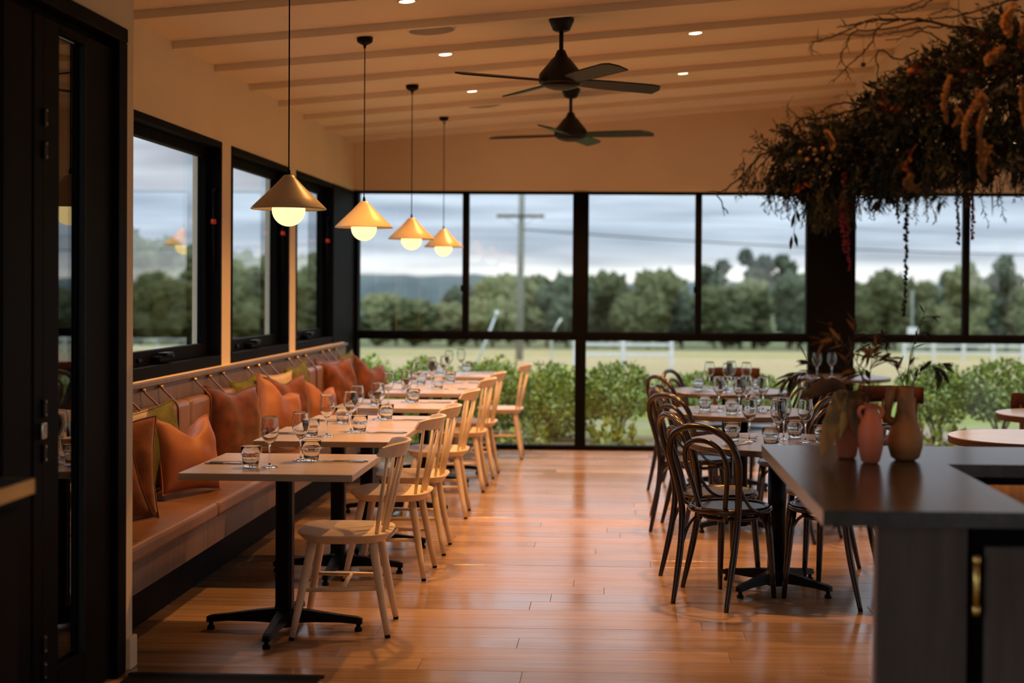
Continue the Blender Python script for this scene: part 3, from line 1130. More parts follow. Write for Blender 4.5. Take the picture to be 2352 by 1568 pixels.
# ================================================================== ROUND TABLES
def make_round():
    r = empty('round_table')
    MB().lathe([(0, .708), (.40, .708), (.446, .710), (.45, .714), (.45, .737), (.447, .740), (0, .740)], 64, smooth=False).build('tabletop', 'darktop', r)
    MB().lathe([(0, .09), (.045, .09), (.045, .70), (0, .70)], 20).build('column', 'blackmetal', r)
    MB().lathe([(0, .69), (.15, .69), (.16, .70), (.16, .708), (0, .708)], 24).build('mounting_plate', 'blackmetal', r)
    cross_base(r, .31, R(45))
    return r


kr = Kit(make_round)
RT_ = [(.815, 7.17, 4), (.79, 8.97, -10), (.85, 10.78, 20), (1.97, 12.62, 8)]
RN = ['nearest', 'middle', 'third', 'far']
for i, (x, y, a) in enumerate(RT_):
    lab = ['round dark table closest to the bar counter', 'round dark table, second from the bar counter', 'round dark table, third from the bar counter', 'round dark table in front of the wide black post'][i]
    kr.place((x, y, 0), R(a), lab, 'table', 'round dark tables')


# ================================================================== BENTWOOD CHAIRS
def make_bent():
    r = empty('bentwood_chair')         # front is +x
    rs = .0150
    # seat: round frame with a set-in veneer panel
    MB().lathe([(.168, .438), (.200, .434), (.206, .445), (.203, .458), (.190, .463), (.178, .461), (.172, .455), (.168, .448)], 40, close=True).build('seat_ring', 'bent', r)
    MB().lathe([(0, .4525), (.10, .4535), (.165, .4545), (.176, .456), (.176, .445), (0, .443)], 40).build('seat_panel', 'bentseat', r)
    # rear legs and outer hoop in one bent rod
    half = [(-.262, .150, 0.0), (-.232, .150, .12), (-.196, .152, .28), (-.178, .158, .43), (-.190, .168, .54), (-.212, .184, .64), (-.238, .190, .72), (-.264, .160, .80), (-.282, .088, .845), (-.287, 0, .858)]
    path = catmull(half + [(x, -y, z) for x, y, z in reversed(half[:-1])], 5)
    def rad(z):
        return .0165 if z > .2 else .0115 + .005 * z / .2
    MB().tube(path, [rad(p.z) for p in path], 10).build('outer_hoop', 'bent', r)
    half = [(-.150, .074, .40), (-.160, .076, .47), (-.182, .098, .58), (-.214, .116, .68), (-.240, .098, .745), (-.256, .052, .782), (-.260, 0, .790)]
    path = catmull(half + [(x, -y, z) for x, y, z in reversed(half[:-1])], 5)
    MB().tube(path, .0125, 10).build('inner_hoop', 'bent', r)
    for s in (1, -1):
        MB().tube([(.128, .128 * s, .440), (.140, .138 * s, .30), (.152, .150 * s, .12), (.160, .156 * s, 0)], [.0185, .018, .0145, .0115], 12).build('front_leg', 'bent', r)
        # curved brace between hoop and seat side
        MB().tube(catmull([(-.200, .176 * s, .585), (-.168, .184 * s, .53), (-.120, .190 * s, .475), (-.06, .198 * s, .447)], 4), .0085, 8).build('side_brace', 'bent', r)
        # bent knee braces under the seat
        MB().tube(catmull([(.146, .142 * s, .27), (.120, .120 * s, .37), (.075, .100 * s, .415), (.02, .10 * s, .436)], 4), .0075, 8).build('knee_brace', 'bent', r)
        MB().tube(catmull([(-.194, .148 * s, .27), (-.160, .128 * s, .37), (-.10, .106 * s, .415), (-.04, .10 * s, .436)], 4), .0075, 8).build('knee_brace', 'bent', r)
    ring = [(.128 * math.cos(a), .128 * math.sin(a), .405) for a in [2 * PI * i / 28 for i in range(29)]]
    MB().tube(ring, .0105, 8, cap=False).build('under_ring', 'bent', r)
    return r


kb = Kit(make_bent)
BCH = [
    (.56, 6.92, 53, 'dark bentwood chair nearest the camera, left of the bar counter'),
    (.54, 7.40, 20, 'dark bentwood chair just behind the nearest bentwood chair'),
    (1.05, 6.96, 140, 'dark bentwood chair whose legs show beneath the bar counter corner'),
    (1.10, 7.52, 192, 'dark bentwood chair on the far right side of the nearest round table'),
    (.52, 8.86, 40, 'dark bentwood chair left front of the second round table'),
    (.53, 9.34, 12, 'dark bentwood chair left rear of the second round table'),
    (1.08, 8.72, 140, 'dark bentwood chair right front of the second round table'),
    (1.13, 9.22, 188, 'dark bentwood chair right rear of the second round table'),
    (.55, 10.62, 30, 'dark bentwood chair left front of the third round table'),
    (.68, 11.14, -25, 'dark bentwood chair left rear of the third round table'),
    (1.14, 10.52, 145, 'dark bentwood chair right front of the third round table'),
    (1.16, 11.02, 190, 'dark bentwood chair right rear of the third round table'),
]
for x, y, a, lab in BCH:
    kb.place((x, y, 0), R(a), lab, 'chair', 'dark bentwood chairs')


# ================================================================== RED CHAIRS AND WHITE TABLES on the far right
def make_red():
    r = empty('red_chair')
    rings = []
    for s, z in ((.9, .42), (1.0, .43), (1.0, .455), (.94, .468), (.5, .472), (.1, .472)):
        rings.append([(.21 * s * math.copysign(abs(math.cos(a)) ** .6, math.cos(a)), .22 * s * math.copysign(abs(math.sin(a)) ** .6, math.sin(a)), z) for a in [2 * PI * i / 28 for i in range(28)]])
    MB().loft(rings).build('seat', 'redup', r)
    rings = []
    for i in range(13):
        u = 2 * i / 12 - 1
        x, y = -.25 + .09 * u * u, u * .23
        rings.append([(x - .018, y, .70), (x + .018, y, .70), (x + .020, y, .76), (x + .012, y, .815), (x - .012, y, .818), (x - .022, y, .76)])
    MB().loft(rings).build('top_rail', 'redup', r)
    for s in (1, -1):
        MB().tube([(-.20, .16 * s, 0), (-.18, .155 * s, .43), (-.19, .175 * s, .74)], [.014, .019, .016], 10).build('rear_leg', 'redwood', r)
        MB().tube([(.17, .18 * s, 0), (.15, .16 * s, .43)], [.013, .019], 10).build('front_leg', 'redwood', r)
        MB().tube([(-.215, .06 * s, .45), (-.235, .06 * s, .72)], .012, 8).build('back_slat', 'redwood', r)
    return r


krd = Kit(make_red)
for x, y, a, lab in ((2.62, 9.45, 200, 'brick red chair by the small white table at the right edge'), (1.93, 10.1, 255, 'brick red chair whose top rail shows behind the ochre vase'), (1.02, 12.35, 265, 'brick red chair behind the third round table')):
    krd.place((x, y, 0), R(a), lab, 'chair', 'brick red chairs')


def make_white():
    r = empty('cafe_table')
    MB().lathe([(0, .735), (.40, .735), (.402, .740), (0, .740)], 56, smooth=False).build('white_top', 'marble', r)
    MB().lathe([(0, .70), (.395, .70), (.402, .705), (.402, .735), (0, .735)], 56, smooth=False).build('timber_edge', 'redwood', r)
    MB().lathe([(0, .03), (.03, .03), (.03, .70), (0, .70)], 16).build('column', 'blackmetal', r)
    MB().lathe([(0, 0), (.22, 0), (.22, .008), (.06, .025), (.03, .05), (0, .05)], 32).build('base', 'blackmetal', r)
    return r


kw = Kit(make_white)
kw.place((2.165, 7.55, 0), 0, 'round white topped table behind the bar counter', 'table', 'white topped tables')
kw.place((2.80, 9.0, 0), 0, 'round white topped table cut off by the right edge', 'table', 'white topped tables')


# ================================================================== GLASSWARE AND CUTLERY
def make_wine():
    outer = [(0, 0), (.0345, 0), (.0352, .0012), (.030, .0032), (.012, .0062), (.0052, .011), (.0038, .022), (.0035, .060), (.0042, .088), (.0075, .0965), (.0175, .1055), (.0285, .120),
             (.0370, .140), (.0398, .155), (.0392, .172), (.0365, .192), (.0335, .2085), (.0328, .2155), (.0322, .2165)]
    inner = [(.0318, .2155), (.0324, .2085), (.0353, .192), (.0381, .172), (.0387, .155), (.0359, .140), (.0274, .1205), (.0165, .1065), (.006, .0995), (0, .098)]
    r = MB().lathe(outer + inner, 28).build('wine_glass', 'glass')
    return r


def make_tumbler():
    def mod(a, z):
        return 1.0
    mb = MB()
    n = 40
    def fl(a, z):
        if .006 < z < .050:
            return 1.0 - .035 * abs(math.sin(a * 5)) ** .7
        return 1.0
    outer = [(0, .002), (.026, 0), (.031, .001), (.0325, .006), (.0335, .010), (.0355, .030), (.0375, .047), (.0405, .053), (.0420, .060), (.0432, .088), (.0428, .0905)]
    inner = [(.0412, .0895), (.0402, .060), (.0372, .050), (.0325, .028), (.0300, .0165), (.024, .0135), (0, .0125)]
    mb.lathe(outer + inner, n, mod=fl)
    return mb.build('tumbler', 'glass')


def make_fork():
    mb = MB()
    pts = [(-.095, 0, .004), (-.05, 0, .005), (0, 0, .007), (.03, 0, .008), (.05, 0, .005)]
    ws = [.0095, .0085, .0045, .004, .009]
    rings = [[(x, -w, z - .0012), (x, w, z - .0012), (x, w, z + .0012), (x, -w, z + .0012)] for (x, y, z), w in zip(pts, ws)]
    mb.loft(rings, smooth=False)
    for k in range(4):
        yv = (k - 1.5) * .0055
        mb.loft([[(x, yv * s - .0016, z - .001), (x, yv * s + .0016, z - .001), (x, yv * s + .0016, z + .001), (x, yv * s - .0016, z + .001)] for x, z, s in ((.048, .005, .9), (.065, .0035, 1), (.085, .004, 1), (.100, .009, 1))], smooth=False)
    return mb.build('fork', 'steel')


def make_knife():
    mb = MB()
    rings = [[(x, -w, .0012), (x, w, .0012), (x, w * .9, .0012 + h), (x, -w * .9, .0012 + h)] for x, w, h in ((-.11, .007, .004), (-.09, .009, .006), (-.03, .007, .006), (-.01, .005, .005), (0, .009, .0025), (.06, .0105, .002), (.095, .008, .0018), (.112, .001, .0015))]
    mb.loft(rings, smooth=False)
    return mb.build('table_knife', 'steel')


kwg, ktu, kfo, kkn = Kit(make_wine), Kit(make_tumbler), Kit(make_fork), Kit(make_knife)


def setting(px, py, z, ang, where, grp, wine=(0.06, -.22), tum=(-.05, -.16), cut=(0.0, .02), spread=0.0):
    """ang: direction from the guest to the table middle; offsets (across, along)"""
    ca, sa = math.cos(ang), math.sin(ang)
    def T(o):
        return (px + o[1] * ca - o[0] * sa, py + o[1] * sa + o[0] * ca, z)
    kwg.place(T(wine), rnd.uniform(0, 6), 'stemmed wine glass on %s' % where, 'wine glass', 'wine glasses ' + grp)
    ktu.place(T(tum), rnd.uniform(0, 6), 'fluted water tumbler on %s' % where, 'tumbler', 'water tumblers ' + grp)
    k = T(cut)
    kkn.place((k[0] + .012 * sa, k[1] - .012 * ca, z), ang + R(2), 'steel table knife on %s' % where, 'knife', 'cutlery ' + grp)
    kfo.place((k[0] - .016 * sa, k[1] + .016 * ca, z + .001), ang + R(-3) + spread, 'steel fork on %s' % where, 'fork', 'cutlery ' + grp)


for i in range(7):
    x, y = TXS[i], TY[i]
    nm = TP[i]
    j = rnd.uniform(-.012, .012)
    # bench side: guest at -X looking +X; chair side the opposite
    setting(x - .20, y + .02 + j, .7305, 0.0, nm + ', bench side', 'on the pale tables', wine=(-.16, .165), tum=(-.165, .085), cut=(-.06, -.03))
    setting(x + .20, y - .02 - j, .7305, PI, nm + ', chair side', 'on the pale tables', wine=(-.125, .155), tum=(-.115, .105), cut=(-.09, -.04), spread=R(10))
RP = ['the round table closest to the bar counter', 'the second round table', 'the third round table']
QN = ['near left', 'far left', 'near right', 'far right']
for i in range(3):
    x, y, _ = RT_[i]
    for q, a in enumerate((45, -40, 140, 218)):
        a = R(a + rnd.uniform(-6, 6))
        setting(x - .26 * math.cos(a), y - .26 * math.sin(a), .7405, a, RP[i] + ', ' + QN[q] + ' place', 'on the round tables', wine=(-.085, .15), tum=(-.105, .06), cut=(.05, .0))
for k, (dx, dy, wd) in enumerate(((-.22, -.20, 'left one on the table by the wide black post'), (-.08, -.12, 'right one on the table by the wide black post'))):
    kwg.place((RT_[3][0] + dx, RT_[3][1] + dy, .7405), 0, 'stemmed wine glass, ' + wd, 'wine glass', 'wine glasses on the round tables')


# ================================================================== PENDANT LAMPS
def make_pendant():
    r = empty('pendant_lamp')           # origin on the rim plane of the shade
    prof = [(.164, -.002), (.166, .0), (.163, .006), (.120, .048), (.070, .096), (.030, .139), (.024, .147), (.018, .150)]
    inn = [(.016, .148), (.022, .144), (.028, .136), (.068, .093), (.118, .045), (.160, .003)]
    MB().lathe(prof + inn, 48, close=True).build('shade', 'shade', r)
    n = 14
    MB().lathe([(.073 * math.sin(PI * i / n) if 0 < i < n else 0, -.004 - .073 * math.cos(PI * i / n)) for i in range(n + 1)], 32).build('globe', 'globe', r)
    MB().lathe([(0, .060), (.022, .060), (.022, .085), (.012, .15), (0, .15)], 16).build('lamp_holder', 'trimwhite', r)
    MB().lathe([(0, .146), (.009, .147), (.007, .170), (.004, .178), (0, .178)], 12).build('cord_grip', 'blackmetal', r)
    top = ceil_z(-1.45) - 1.845
    MB().tube([(0, 0, .17), (0, 0, top - .05)], .0032, 8).build('cord', 'blackmetal', r)
    MB().lathe([(0, top - .065), (.006, top - .062), (.010, top - .045), (.030, top - .036), (.044, top - .026), (.047, top - .002), (0, top - .002)], 24).build('canopy', 'blackmetal', r)
    return r


kp = Kit(make_pendant)
for i, y in enumerate((6.25, 8.13, 10.03, 11.90)):
    lab = ['largest looking conical pendant lamp, over the nearest pale table', 'conical pendant lamp, second from the camera', 'conical pendant lamp, third from the camera', 'conical pendant lamp nearest the far window'][i]
    kp.place((-1.45, y, 1.845), 0, lab, 'lamp', 'conical pendant lamps in a row')


# ================================================================== DOWNLIGHTS
def make_down():
    r = empty('downlight')
    MB().lathe([(.036, -.001), (.046, -.006), (.052, -.004), (.053, .0), (.050, .004), (.036, .004)], 28, close=True).build('trim_ring', 'trimwhite', r)
    MB().lathe([(0, -.0052), (.034, -.0052), (.037, -.003), (.037, .004), (0, .004)], 24, smooth=False).build('lens', 'lens', r)
    ld = bpy.data.lights.new('downlight_beam', 'SPOT')
    ld.energy = DOWN_W
    ld.color = DOWN_COL
    ld.spot_size = R(118)
    ld.spot_blend = 0.55
    ld.shadow_soft_size = 0.034
    lo = bpy.data.objects.new('downlight_beam', ld)
    COL.objects.link(lo)
    lo.parent = r
    lo.location = (0, 0, -.012)
    return r


kd = Kit(make_down)
tilt = math.atan(SLOPE)
NM = {0: 'fourth', 1: 'third', 2: 'second', 3: 'first'}
for ci, x in enumerate((-1.078, .482)):
    for k in (0, 1, 2, 3):
        y = 12.17 - 1.64 * k
        side = 'left' if ci == 0 else 'right'
        lab = 'recessed downlight in the %s row, %s from the far wall' % (side, ['first', 'second', 'third', 'fourth', 'fifth', 'sixth', 'seventh', 'eighth'][k])
        kd.place((x, y, ceil_z(x) - .0005), 0, lab, 'downlight', 'recessed ceiling downlights', rot=(0, -tilt, 0))
kd.place((3.3, 12.0, 2.7395), 0, 'recessed downlight in the flat ceiling by the far wall', 'downlight', 'recessed ceiling downlights')
dm = kd.place((.482, 3.95, ceil_z(.482) - .0005), 0, 'dimmed recessed downlight above the bar counter', 'downlight', 'recessed ceiling downlights', rot=(0, -tilt, 0))
for ch in dm.children:
    if ch.type == 'LIGHT':
        ch.data = ch.data.copy()
        ch.data.energy = DOWN_W * .20

# ================================================================== CEILING SPEAKERS
def make_spk():
    r = empty('ceiling_speaker')
    MB().lathe([(.128, -.004), (.131, -.010), (.138, -.009), (.139, .001), (.128, .003)], 40, close=True).build('bezel', 'trimwhite', r)
    MB().lathe([(0, -.011), (.08, -.0105), (.128, -.008), (.128, .002), (0, .002)], 40).build('grille', 'grille', r)
    return r


kk = Kit(make_spk)
kk.place((-1.055, 8.055, ceil_z(-1.055)), 0, 'round ceiling speaker grille nearer the camera', 'speaker', 'round ceiling speakers', rot=(0, -tilt, 0))
kk.place((-1.063, 11.35, ceil_z(-1.063)), 0, 'round ceiling speaker grille nearer the far wall', 'speaker', 'round ceiling speakers', rot=(0, -tilt, 0))


# ================================================================== CEILING FANS
def make_fan():
    r = empty('ceiling_fan')            # origin at ceiling
    MB().lathe([(0, 0), (.072, 0), (.072, -.012), (.048, -.066), (.030, -.074), (0, -.074)], 28).build('canopy', 'fan', r)
    MB().lathe([(0, -.07), (.0125, -.07), (.0125, -.205), (0, -.205)], 14).build('downrod', 'fan', r)
    MB().lathe([(0, -.178), (.022, -.178), (.034, -.205), (.038, -.215), (.055, -.230), (.095, -.280), (.122, -.312), (.126, -.322), (.126, -.362), (.118, -.372), (0, -.372)], 40).build('motor_housing', 'fan', r)
    MB().lathe([(0, -.405), (.05, -.400), (.09, -.388), (.112, -.372), (0, -.370)], 32).build('bottom_cover', 'fan', r)
    for k in range(4):
        mt_ = Matrix.Rotation(k * PI / 2, 4, 'Z') @ Matrix.Translation((0, 0, -.355)) @ Matrix.Rotation(R(-13), 4, 'X')
        # outline of a blade along +x
        ol = [(.10, -.040), (.17, -.060), (.30, -.066), (.58, -.066), (.63, -.050), (.655, .0), (.64, .066), (.30, .060), (.17, .048), (.10, .036)]
        MB().prism(ol, -.004, .004, mat=mt_).build('blade', 'fan', r)
    return r


kf = Kit(make_fan)
kf.place((-.32, 8.074, ceil_z(-.32)), R(30), 'dark four bladed ceiling fan nearer the camera', 'ceiling fan', 'dark ceiling fans')
kf.place((-.355, 10.874, ceil_z(-.355)), R(-16), 'dark four bladed ceiling fan nearer the far wall', 'ceiling fan', 'dark ceiling fans')

# ================================================================== BAR COUNTER
t = empty('bar_counter', (.8, 4.4, 0), 0, 'dark timber bar counter with an L shaped top in the right foreground', 'counter')
BO = Vector((.8, 4.4, 0))


def at_bar(o):
    o.location = -BO
    return o


ol = [(.522, 3.575), (1.058, 3.575), (1.058, 4.562), (3.6, 4.562), (3.6, 5.085), (.522, 5.085)]
mb = MB().prism(ol, .910, .950)
me_top = at_bar(mb.build('countertop', 'ebony', t))
at_bar(MB().box(.662, .888, 3.60, 3.655, 0, .910, .002).build('end_panel', 'ebonyv', t, fix=False))
cb = at_bar(MB().box(.892, 1.045, 3.625, 4.60, 0, .910, .002).build('cabinet_body', 'blackdoor', t, fix=False))
dr = MB().box(.932, 1.05, 3.598, 3.622, .08, .86, .003).build('cabinet_door', 'ebonyv', cb, fix=False)
hb = MB()
hb.tube([(.906, 3.585, .70), (.906, 3.585, .83)], .0085, 12)
hb.tube([(.906, 3.585, .69), (.906, 3.585, .715)], .0105, 12)
hb.tube([(.906, 3.585, .815), (.906, 3.585, .84)], .0105, 12)
hb.tube([(.906, 3.585, .72), (.906, 3.63, .72)], .006, 8)
hb.tube([(.906, 3.585, .81), (.906, 3.63, .81)], .006, 8)
tag(hb.build('handle', 'brass', cb), 'upright brass bar handle')
at_bar(MB().box(1.06, 3.6, 4.66, 5.02, 0, .910, .002).build('back_cabinet', 'benchwood', t, fix=False))
at_bar(MB().box(1.06, 3.5, 4.563, 4.575, .885, .912, .002).build('apron', 'blackdoor', t, fix=False))
at_bar(MB().box(1.10, 3.45, 4.60, 4.615, .898, .909).build('light_strip', 'strip', t, fix=False))
at_bar(MB().box(1.06, 3.5, 4.30, 4.60, .55, .575, .002).build('inner_shelf', 'oak', t, fix=False))


# ================================================================== VASES
def make_handle(mb, side, zc, x0, rr):
    pts = [(x0 * side, 0, zc + rr * .9), ((x0 + rr * .9) * side, 0, zc + rr * .7), ((x0 + rr * 1.1) * side, 0, zc - rr * .2), ((x0 + rr * .55) * side, 0, zc - rr * 1.1), ((x0 + .012) * side, 0, zc - rr * 1.5)]
    mb.tube(catmull(pts, 5), .0068, 8)


def amphora(loc, rz, sc, label):
    e = empty('amphora_vase', loc, rz, label, 'vase')
    e.scale = (sc,) * 3
    prof = [(0, 0), (.024, 0), (.030, .006), (.038, .04), (.0425, .075), (.041, .105), (.033, .130), (.022, .152), (.019, .170), (.022, .186), (.0245, .190), (.020, .189), (.016, .172), (.016, .15), (0, .12)]
    MB().lathe(prof, 32).build('body', 'terra', e)
    for s in (1, -1):
        mb = MB()
        make_handle(mb, s, .160, .016, .020)
        mb.build('handle', 'terra', e)
    return e


amphora((.817, 4.575, .951), R(8), 1.0, 'terracotta amphora vase with two ring handles on the counter')
e = empty('slim_vase', (.762, 4.70, .951), 0, 'slim terracotta vase half hidden behind the amphora', 'vase')
MB().lathe([(0, 0), (.026, 0), (.032, .01), (.040, .06), (.044, .11), (.042, .15), (.034, .18), (.026, .20), (.022, .20), (.03, .17), (.036, .12), (0, .05)], 28).build('body', 'terra', e)
e = empty('gourd_vase', (.932, 4.66, .951), R(-6), 'ochre gourd shaped vase with a looped second neck on the counter', 'vase')
MB().lathe([(0, 0), (.032, 0), (.046, .010), (.056, .045), (.057, .07), (.049, .105), (.037, .135), (.029, .165), (.026, .20), (.025, .225), (.021, .237), (.015, .238), (.018, .22), (.018, .17), (0, .12)], 32, mat=Matrix.Translation((.012, 0, 0))).build('body', 'ochre', e)
MB().tube(catmull([(-.012, 0, .118), (-.046, 0, .135), (-.044, 0, .175), (-.036, 0, .205), (-.030, 0, .236)], 6), [.015] * 6 + [.0155] * 6 + [.016] * 6 + [.017] * 7, 14).build('second_neck', 'ochre', e)


# ---- dried branches standing in the vases
def leaf_mesh(ln, w, curl=0.2, n=6, twist=0.0):
    """a lens shaped leaf along +x, folded a little along the midrib"""
    vs, fs = [], []
    for i in range(n + 1):
        u = i / n
        x = u * ln
        ww = w * math.sin(PI * min(1, u * .97 + .03)) ** .8
        z = -curl * ln * u * u
        vs += [(x, -ww, z + ww * .25), (x, 0, z), (x, ww, z + ww * .25)]
    for i in range(n):
        a = i * 3
        fs += [(a, a + 3, a + 4, a + 1), (a + 1, a + 4, a + 5, a + 2)]
    # underside for thickness
    k = len(vs)
    vs += [(x, y, z - .0008) for x, y, z in vs]
    fs += [tuple(reversed([q + k for q in f])) for f in fs[:]]
    return vs, fs


def orient(p, d, roll=0.0):
    d = Vector(d).normalized()
    q = d.to_track_quat('X', 'Z')
    return Matrix.Translation(p) @ q.to_matrix().to_4x4() @ Matrix.Rotation(roll, 4, 'X')


def vase_branch(name, pts, r0, leaves, label, mat='thinleaf', stem='twig', ll=(.05, .08), lw=.006, sub=()):
    base = Vector(pts[0])
    e = empty(name, base, 0, label, 'branch', 'dried stems in the counter vases')
    P = [p - base for p in catmull([Vector(p) for p in pts], 6)]
    n = len(P)
    st = MB().tube(P, [r0 * (1 - .75 * i / n) for i in range(n)], 6)
    twigs = []
    for (t0, dv, ln) in sub:
        a = P[int(t0 * (n - 1))]
        tw = [a, a + Vector(dv) * ln * .5 + Vector((0, 0, .01)), a + Vector(dv) * ln]
        tw = catmull(tw, 4)
        st.tube(tw, [r0 * .5 * (1 - .6 * i / len(tw)) for i in range(len(tw))], 5)
        twigs.append(tw)
    st.build('stem', stem, e)
    cand = [(P, leaves)] + [(tw, max(3, leaves // 2)) for tw in twigs]
    for path, cnt in cand:
        m_ = len(path)
        for k in range(cnt):
            i = min(m_ - 2, int(m_ * (.35 + .65 * (k + rnd.random() * .6) / cnt)))
            tg = (path[i + 1] - path[i]).normalized()
            side = Vector((rnd.uniform(-1, 1), rnd.uniform(-1, 1), rnd.uniform(-.5, .5)))
            side = (side - tg * side.dot(tg)).normalized()
            dr_ = tg * .9 + side * .8 + Vector((0, 0, -.25))
            l_ = rnd.uniform(*ll)
            vs, fs = leaf_mesh(l_, lw * rnd.uniform(.7, 1.2), rnd.uniform(.05, .3))
            MB().add(vs, fs, True, orient(path[i], dr_, rnd.uniform(-1, 1))).build('leaf', mat, e, fix=False)
    return e


vase_branch('olive_branch', [(.945, 4.66, 1.10), (.95, 4.66, 1.22), (.965, 4.64, 1.33), (1.0, 4.62, 1.45)], .0032, 9, 'tall dried branch rising highest from the ochre vase', ll=(.03, .05), lw=.0045, sub=((.75, (.9, 0, .25), .05), (.9, (.8, .1, .1), .05)))
vase_branch('olive_branch', [(.940, 4.66, 1.10), (.935, 4.67, 1.20), (.90, 4.68, 1.28), (.86, 4.70, 1.36)], .0028, 12, 'dried branch leaning left out of the ochre vase', ll=(.04, .06), lw=.005, sub=((.6, (-.8, 0, .3), .08), (.8, (-.9, .1, -.1), .07)))
vase_branch('olive_branch', [(.955, 4.66, 1.10), (.965, 4.65, 1.20), (1.00, 4.63, 1.25), (1.06, 4.60, 1.27)], .0028, 14, 'dried branch arching right out of the ochre vase', ll=(.04, .055), lw=.0065, sub=((.8, (.6, 0, -.6), .05), (.9, (.2, 0, -.9), .05)))
vase_branch('olive_branch', [(.818, 4.575, 1.05), (.80, 4.57, 1.17), (.76, 4.56, 1.29), (.69, 4.55, 1.36)], .0030, 14, 'dried branch from the amphora reaching up left across the black post', mat='brownleaf', ll=(.04, .07), lw=.007, sub=((.55, (.5, 0, .8), .12), (.75, (.2, 0, .9), .10), (.85, (-.9, 0, .1), .08)))
vase_branch('olive_branch', [(.815, 4.575, 1.05), (.81, 4.58, 1.15), (.82, 4.60, 1.25), (.835, 4.62, 1.36)], .0030, 12, 'upright dried branch in the amphora', mat='brownleaf', ll=(.045, .07), lw=.007, sub=((.5, (-.7, 0, .6), .10), (.7, (.8, 0, .4), .09)))
vase_branch('olive_branch', [(.760, 4.70, 1.10), (.72, 4.70, 1.18), (.64, 4.69, 1.23), (.55, 4.68, 1.20)], .0030, 14, 'dried branch sweeping far left over the round tables', ll=(.05, .085), lw=.0065, sub=((.5, (-.6, 0, .6), .10), (.75, (-.8, 0, -.3), .09)))
vase_branch('olive_branch', [(.762, 4.70, 1.10), (.77, 4.70, 1.20), (.74, 4.70, 1.30), (.70, 4.69, 1.40)], .0028, 10, 'thin dried branch standing in the slim vase', mat='brownleaf', ll=(.04, .07), lw=.006, sub=((.6, (.7, 0, .5), .09),))


def big_leaf(pts, ws, mat, label):
    base = Vector(pts[0])
    P = [p - base for p in catmull([Vector(p) for p in pts], 6)]
    n = len(P)
    W = []
    for i in range(n):
        u = i / (n - 1) * (len(ws) - 1)
        k = min(int(u), len(ws) - 2)
        W.append(ws[k] + (ws[k + 1] - ws[k]) * (u - k))
    rings = []
    for i, p in enumerate(P):
        tg = (P[min(i + 1, n - 1)] - P[max(i - 1, 0)]).normalized()
        sd = tg.cross(Vector((0, 1, .15))).normalized()
        nm_ = tg.cross(sd)
        w = W[i] * (1 + .12 * math.sin(i * 1.9))
        rings.append([p - sd * w + nm_ * w * .35, p + nm_ * .0, p + sd * w + nm_ * w * .35, p + sd * w * .9 + nm_ * (w * .35 + .002), p + nm_ * .003, p - sd * w * .9 + nm_ * (w * .35 + .002)])
    e = empty('dried_leaf', base, 0, label, 'leaf', 'large dried leaves in the counter vases')
    MB().loft(rings, smooth=True).build('blade', mat, e)
    MB().tube(P, [.0025 * (1 - .8 * i / n) for i in range(n)], 6).build('midrib', 'twig', e)


big_leaf([(.765, 4.69, 1.14), (.735, 4.66, 1.16), (.705, 4.63, 1.09), (.675, 4.60, 1.01), (.662, 4.58, .965)], [.004, .022, .030, .024, .002], 'tanleaf', 'long pale tan dried leaf drooping onto the counter')
big_leaf([(.770, 4.69, 1.14), (.755, 4.64, 1.15), (.738, 4.61, 1.08), (.722, 4.60, 1.02)], [.004, .014, .016, .002], 'tanleaf', 'narrow tan dried leaf beside the long drooping one')
big_leaf([(.770, 4.70, 1.14), (.72, 4.68, 1.19), (.66, 4.66, 1.18), (.61, 4.65, 1.16)], [.004, .024, .028, .006], 'brownleaf', 'broad brown dried leaf jutting left from the vases')
big_leaf([(.775, 4.69, 1.14), (.775, 4.62, 1.17), (.775, 4.585, 1.08), (.782, 4.57, 1.00)], [.004, .024, .030, .004], 'brownleaf', 'brown dried leaf hanging in front of the slim vase')


# ================================================================== HANGING DRIED FLOWER INSTALLATION above the counter
HX, HY, HZ = 1.30, 4.65, 2.25
ins = empty('hanging_flower_installation', (HX, HY, HZ), 0, 'large hanging arrangement of dried branches and flowers above the counter', 'flower arrangement')
HB = Vector((HX, HY, HZ))


def W(x, y, d=0.0):
    """place a sketch point (sheet units, 710 to a metre) on the arrangement"""
    Y = HY + d
    k = Y / 3267
    return Vector(((x - 1415) * k, Y, 1.5 + (665 - y) * k)) - HB


def rough_path(pts, amp, k=5):
    P = catmull(pts, k)
    for i in range(1, len(P)):
        P[i] = P[i] + Vector((rnd.uniform(-amp, amp), rnd.uniform(-amp, amp), rnd.uniform(-amp, amp)))
    return P


def crop(pts, d0=0.0, d1=0.0):
    n = len(pts)
    return [W(1600 + x / 2.53, y / 2.53, d0 + (d1 - d0) * i / max(1, n - 1)) for i, (x, y) in enumerate(pts)]


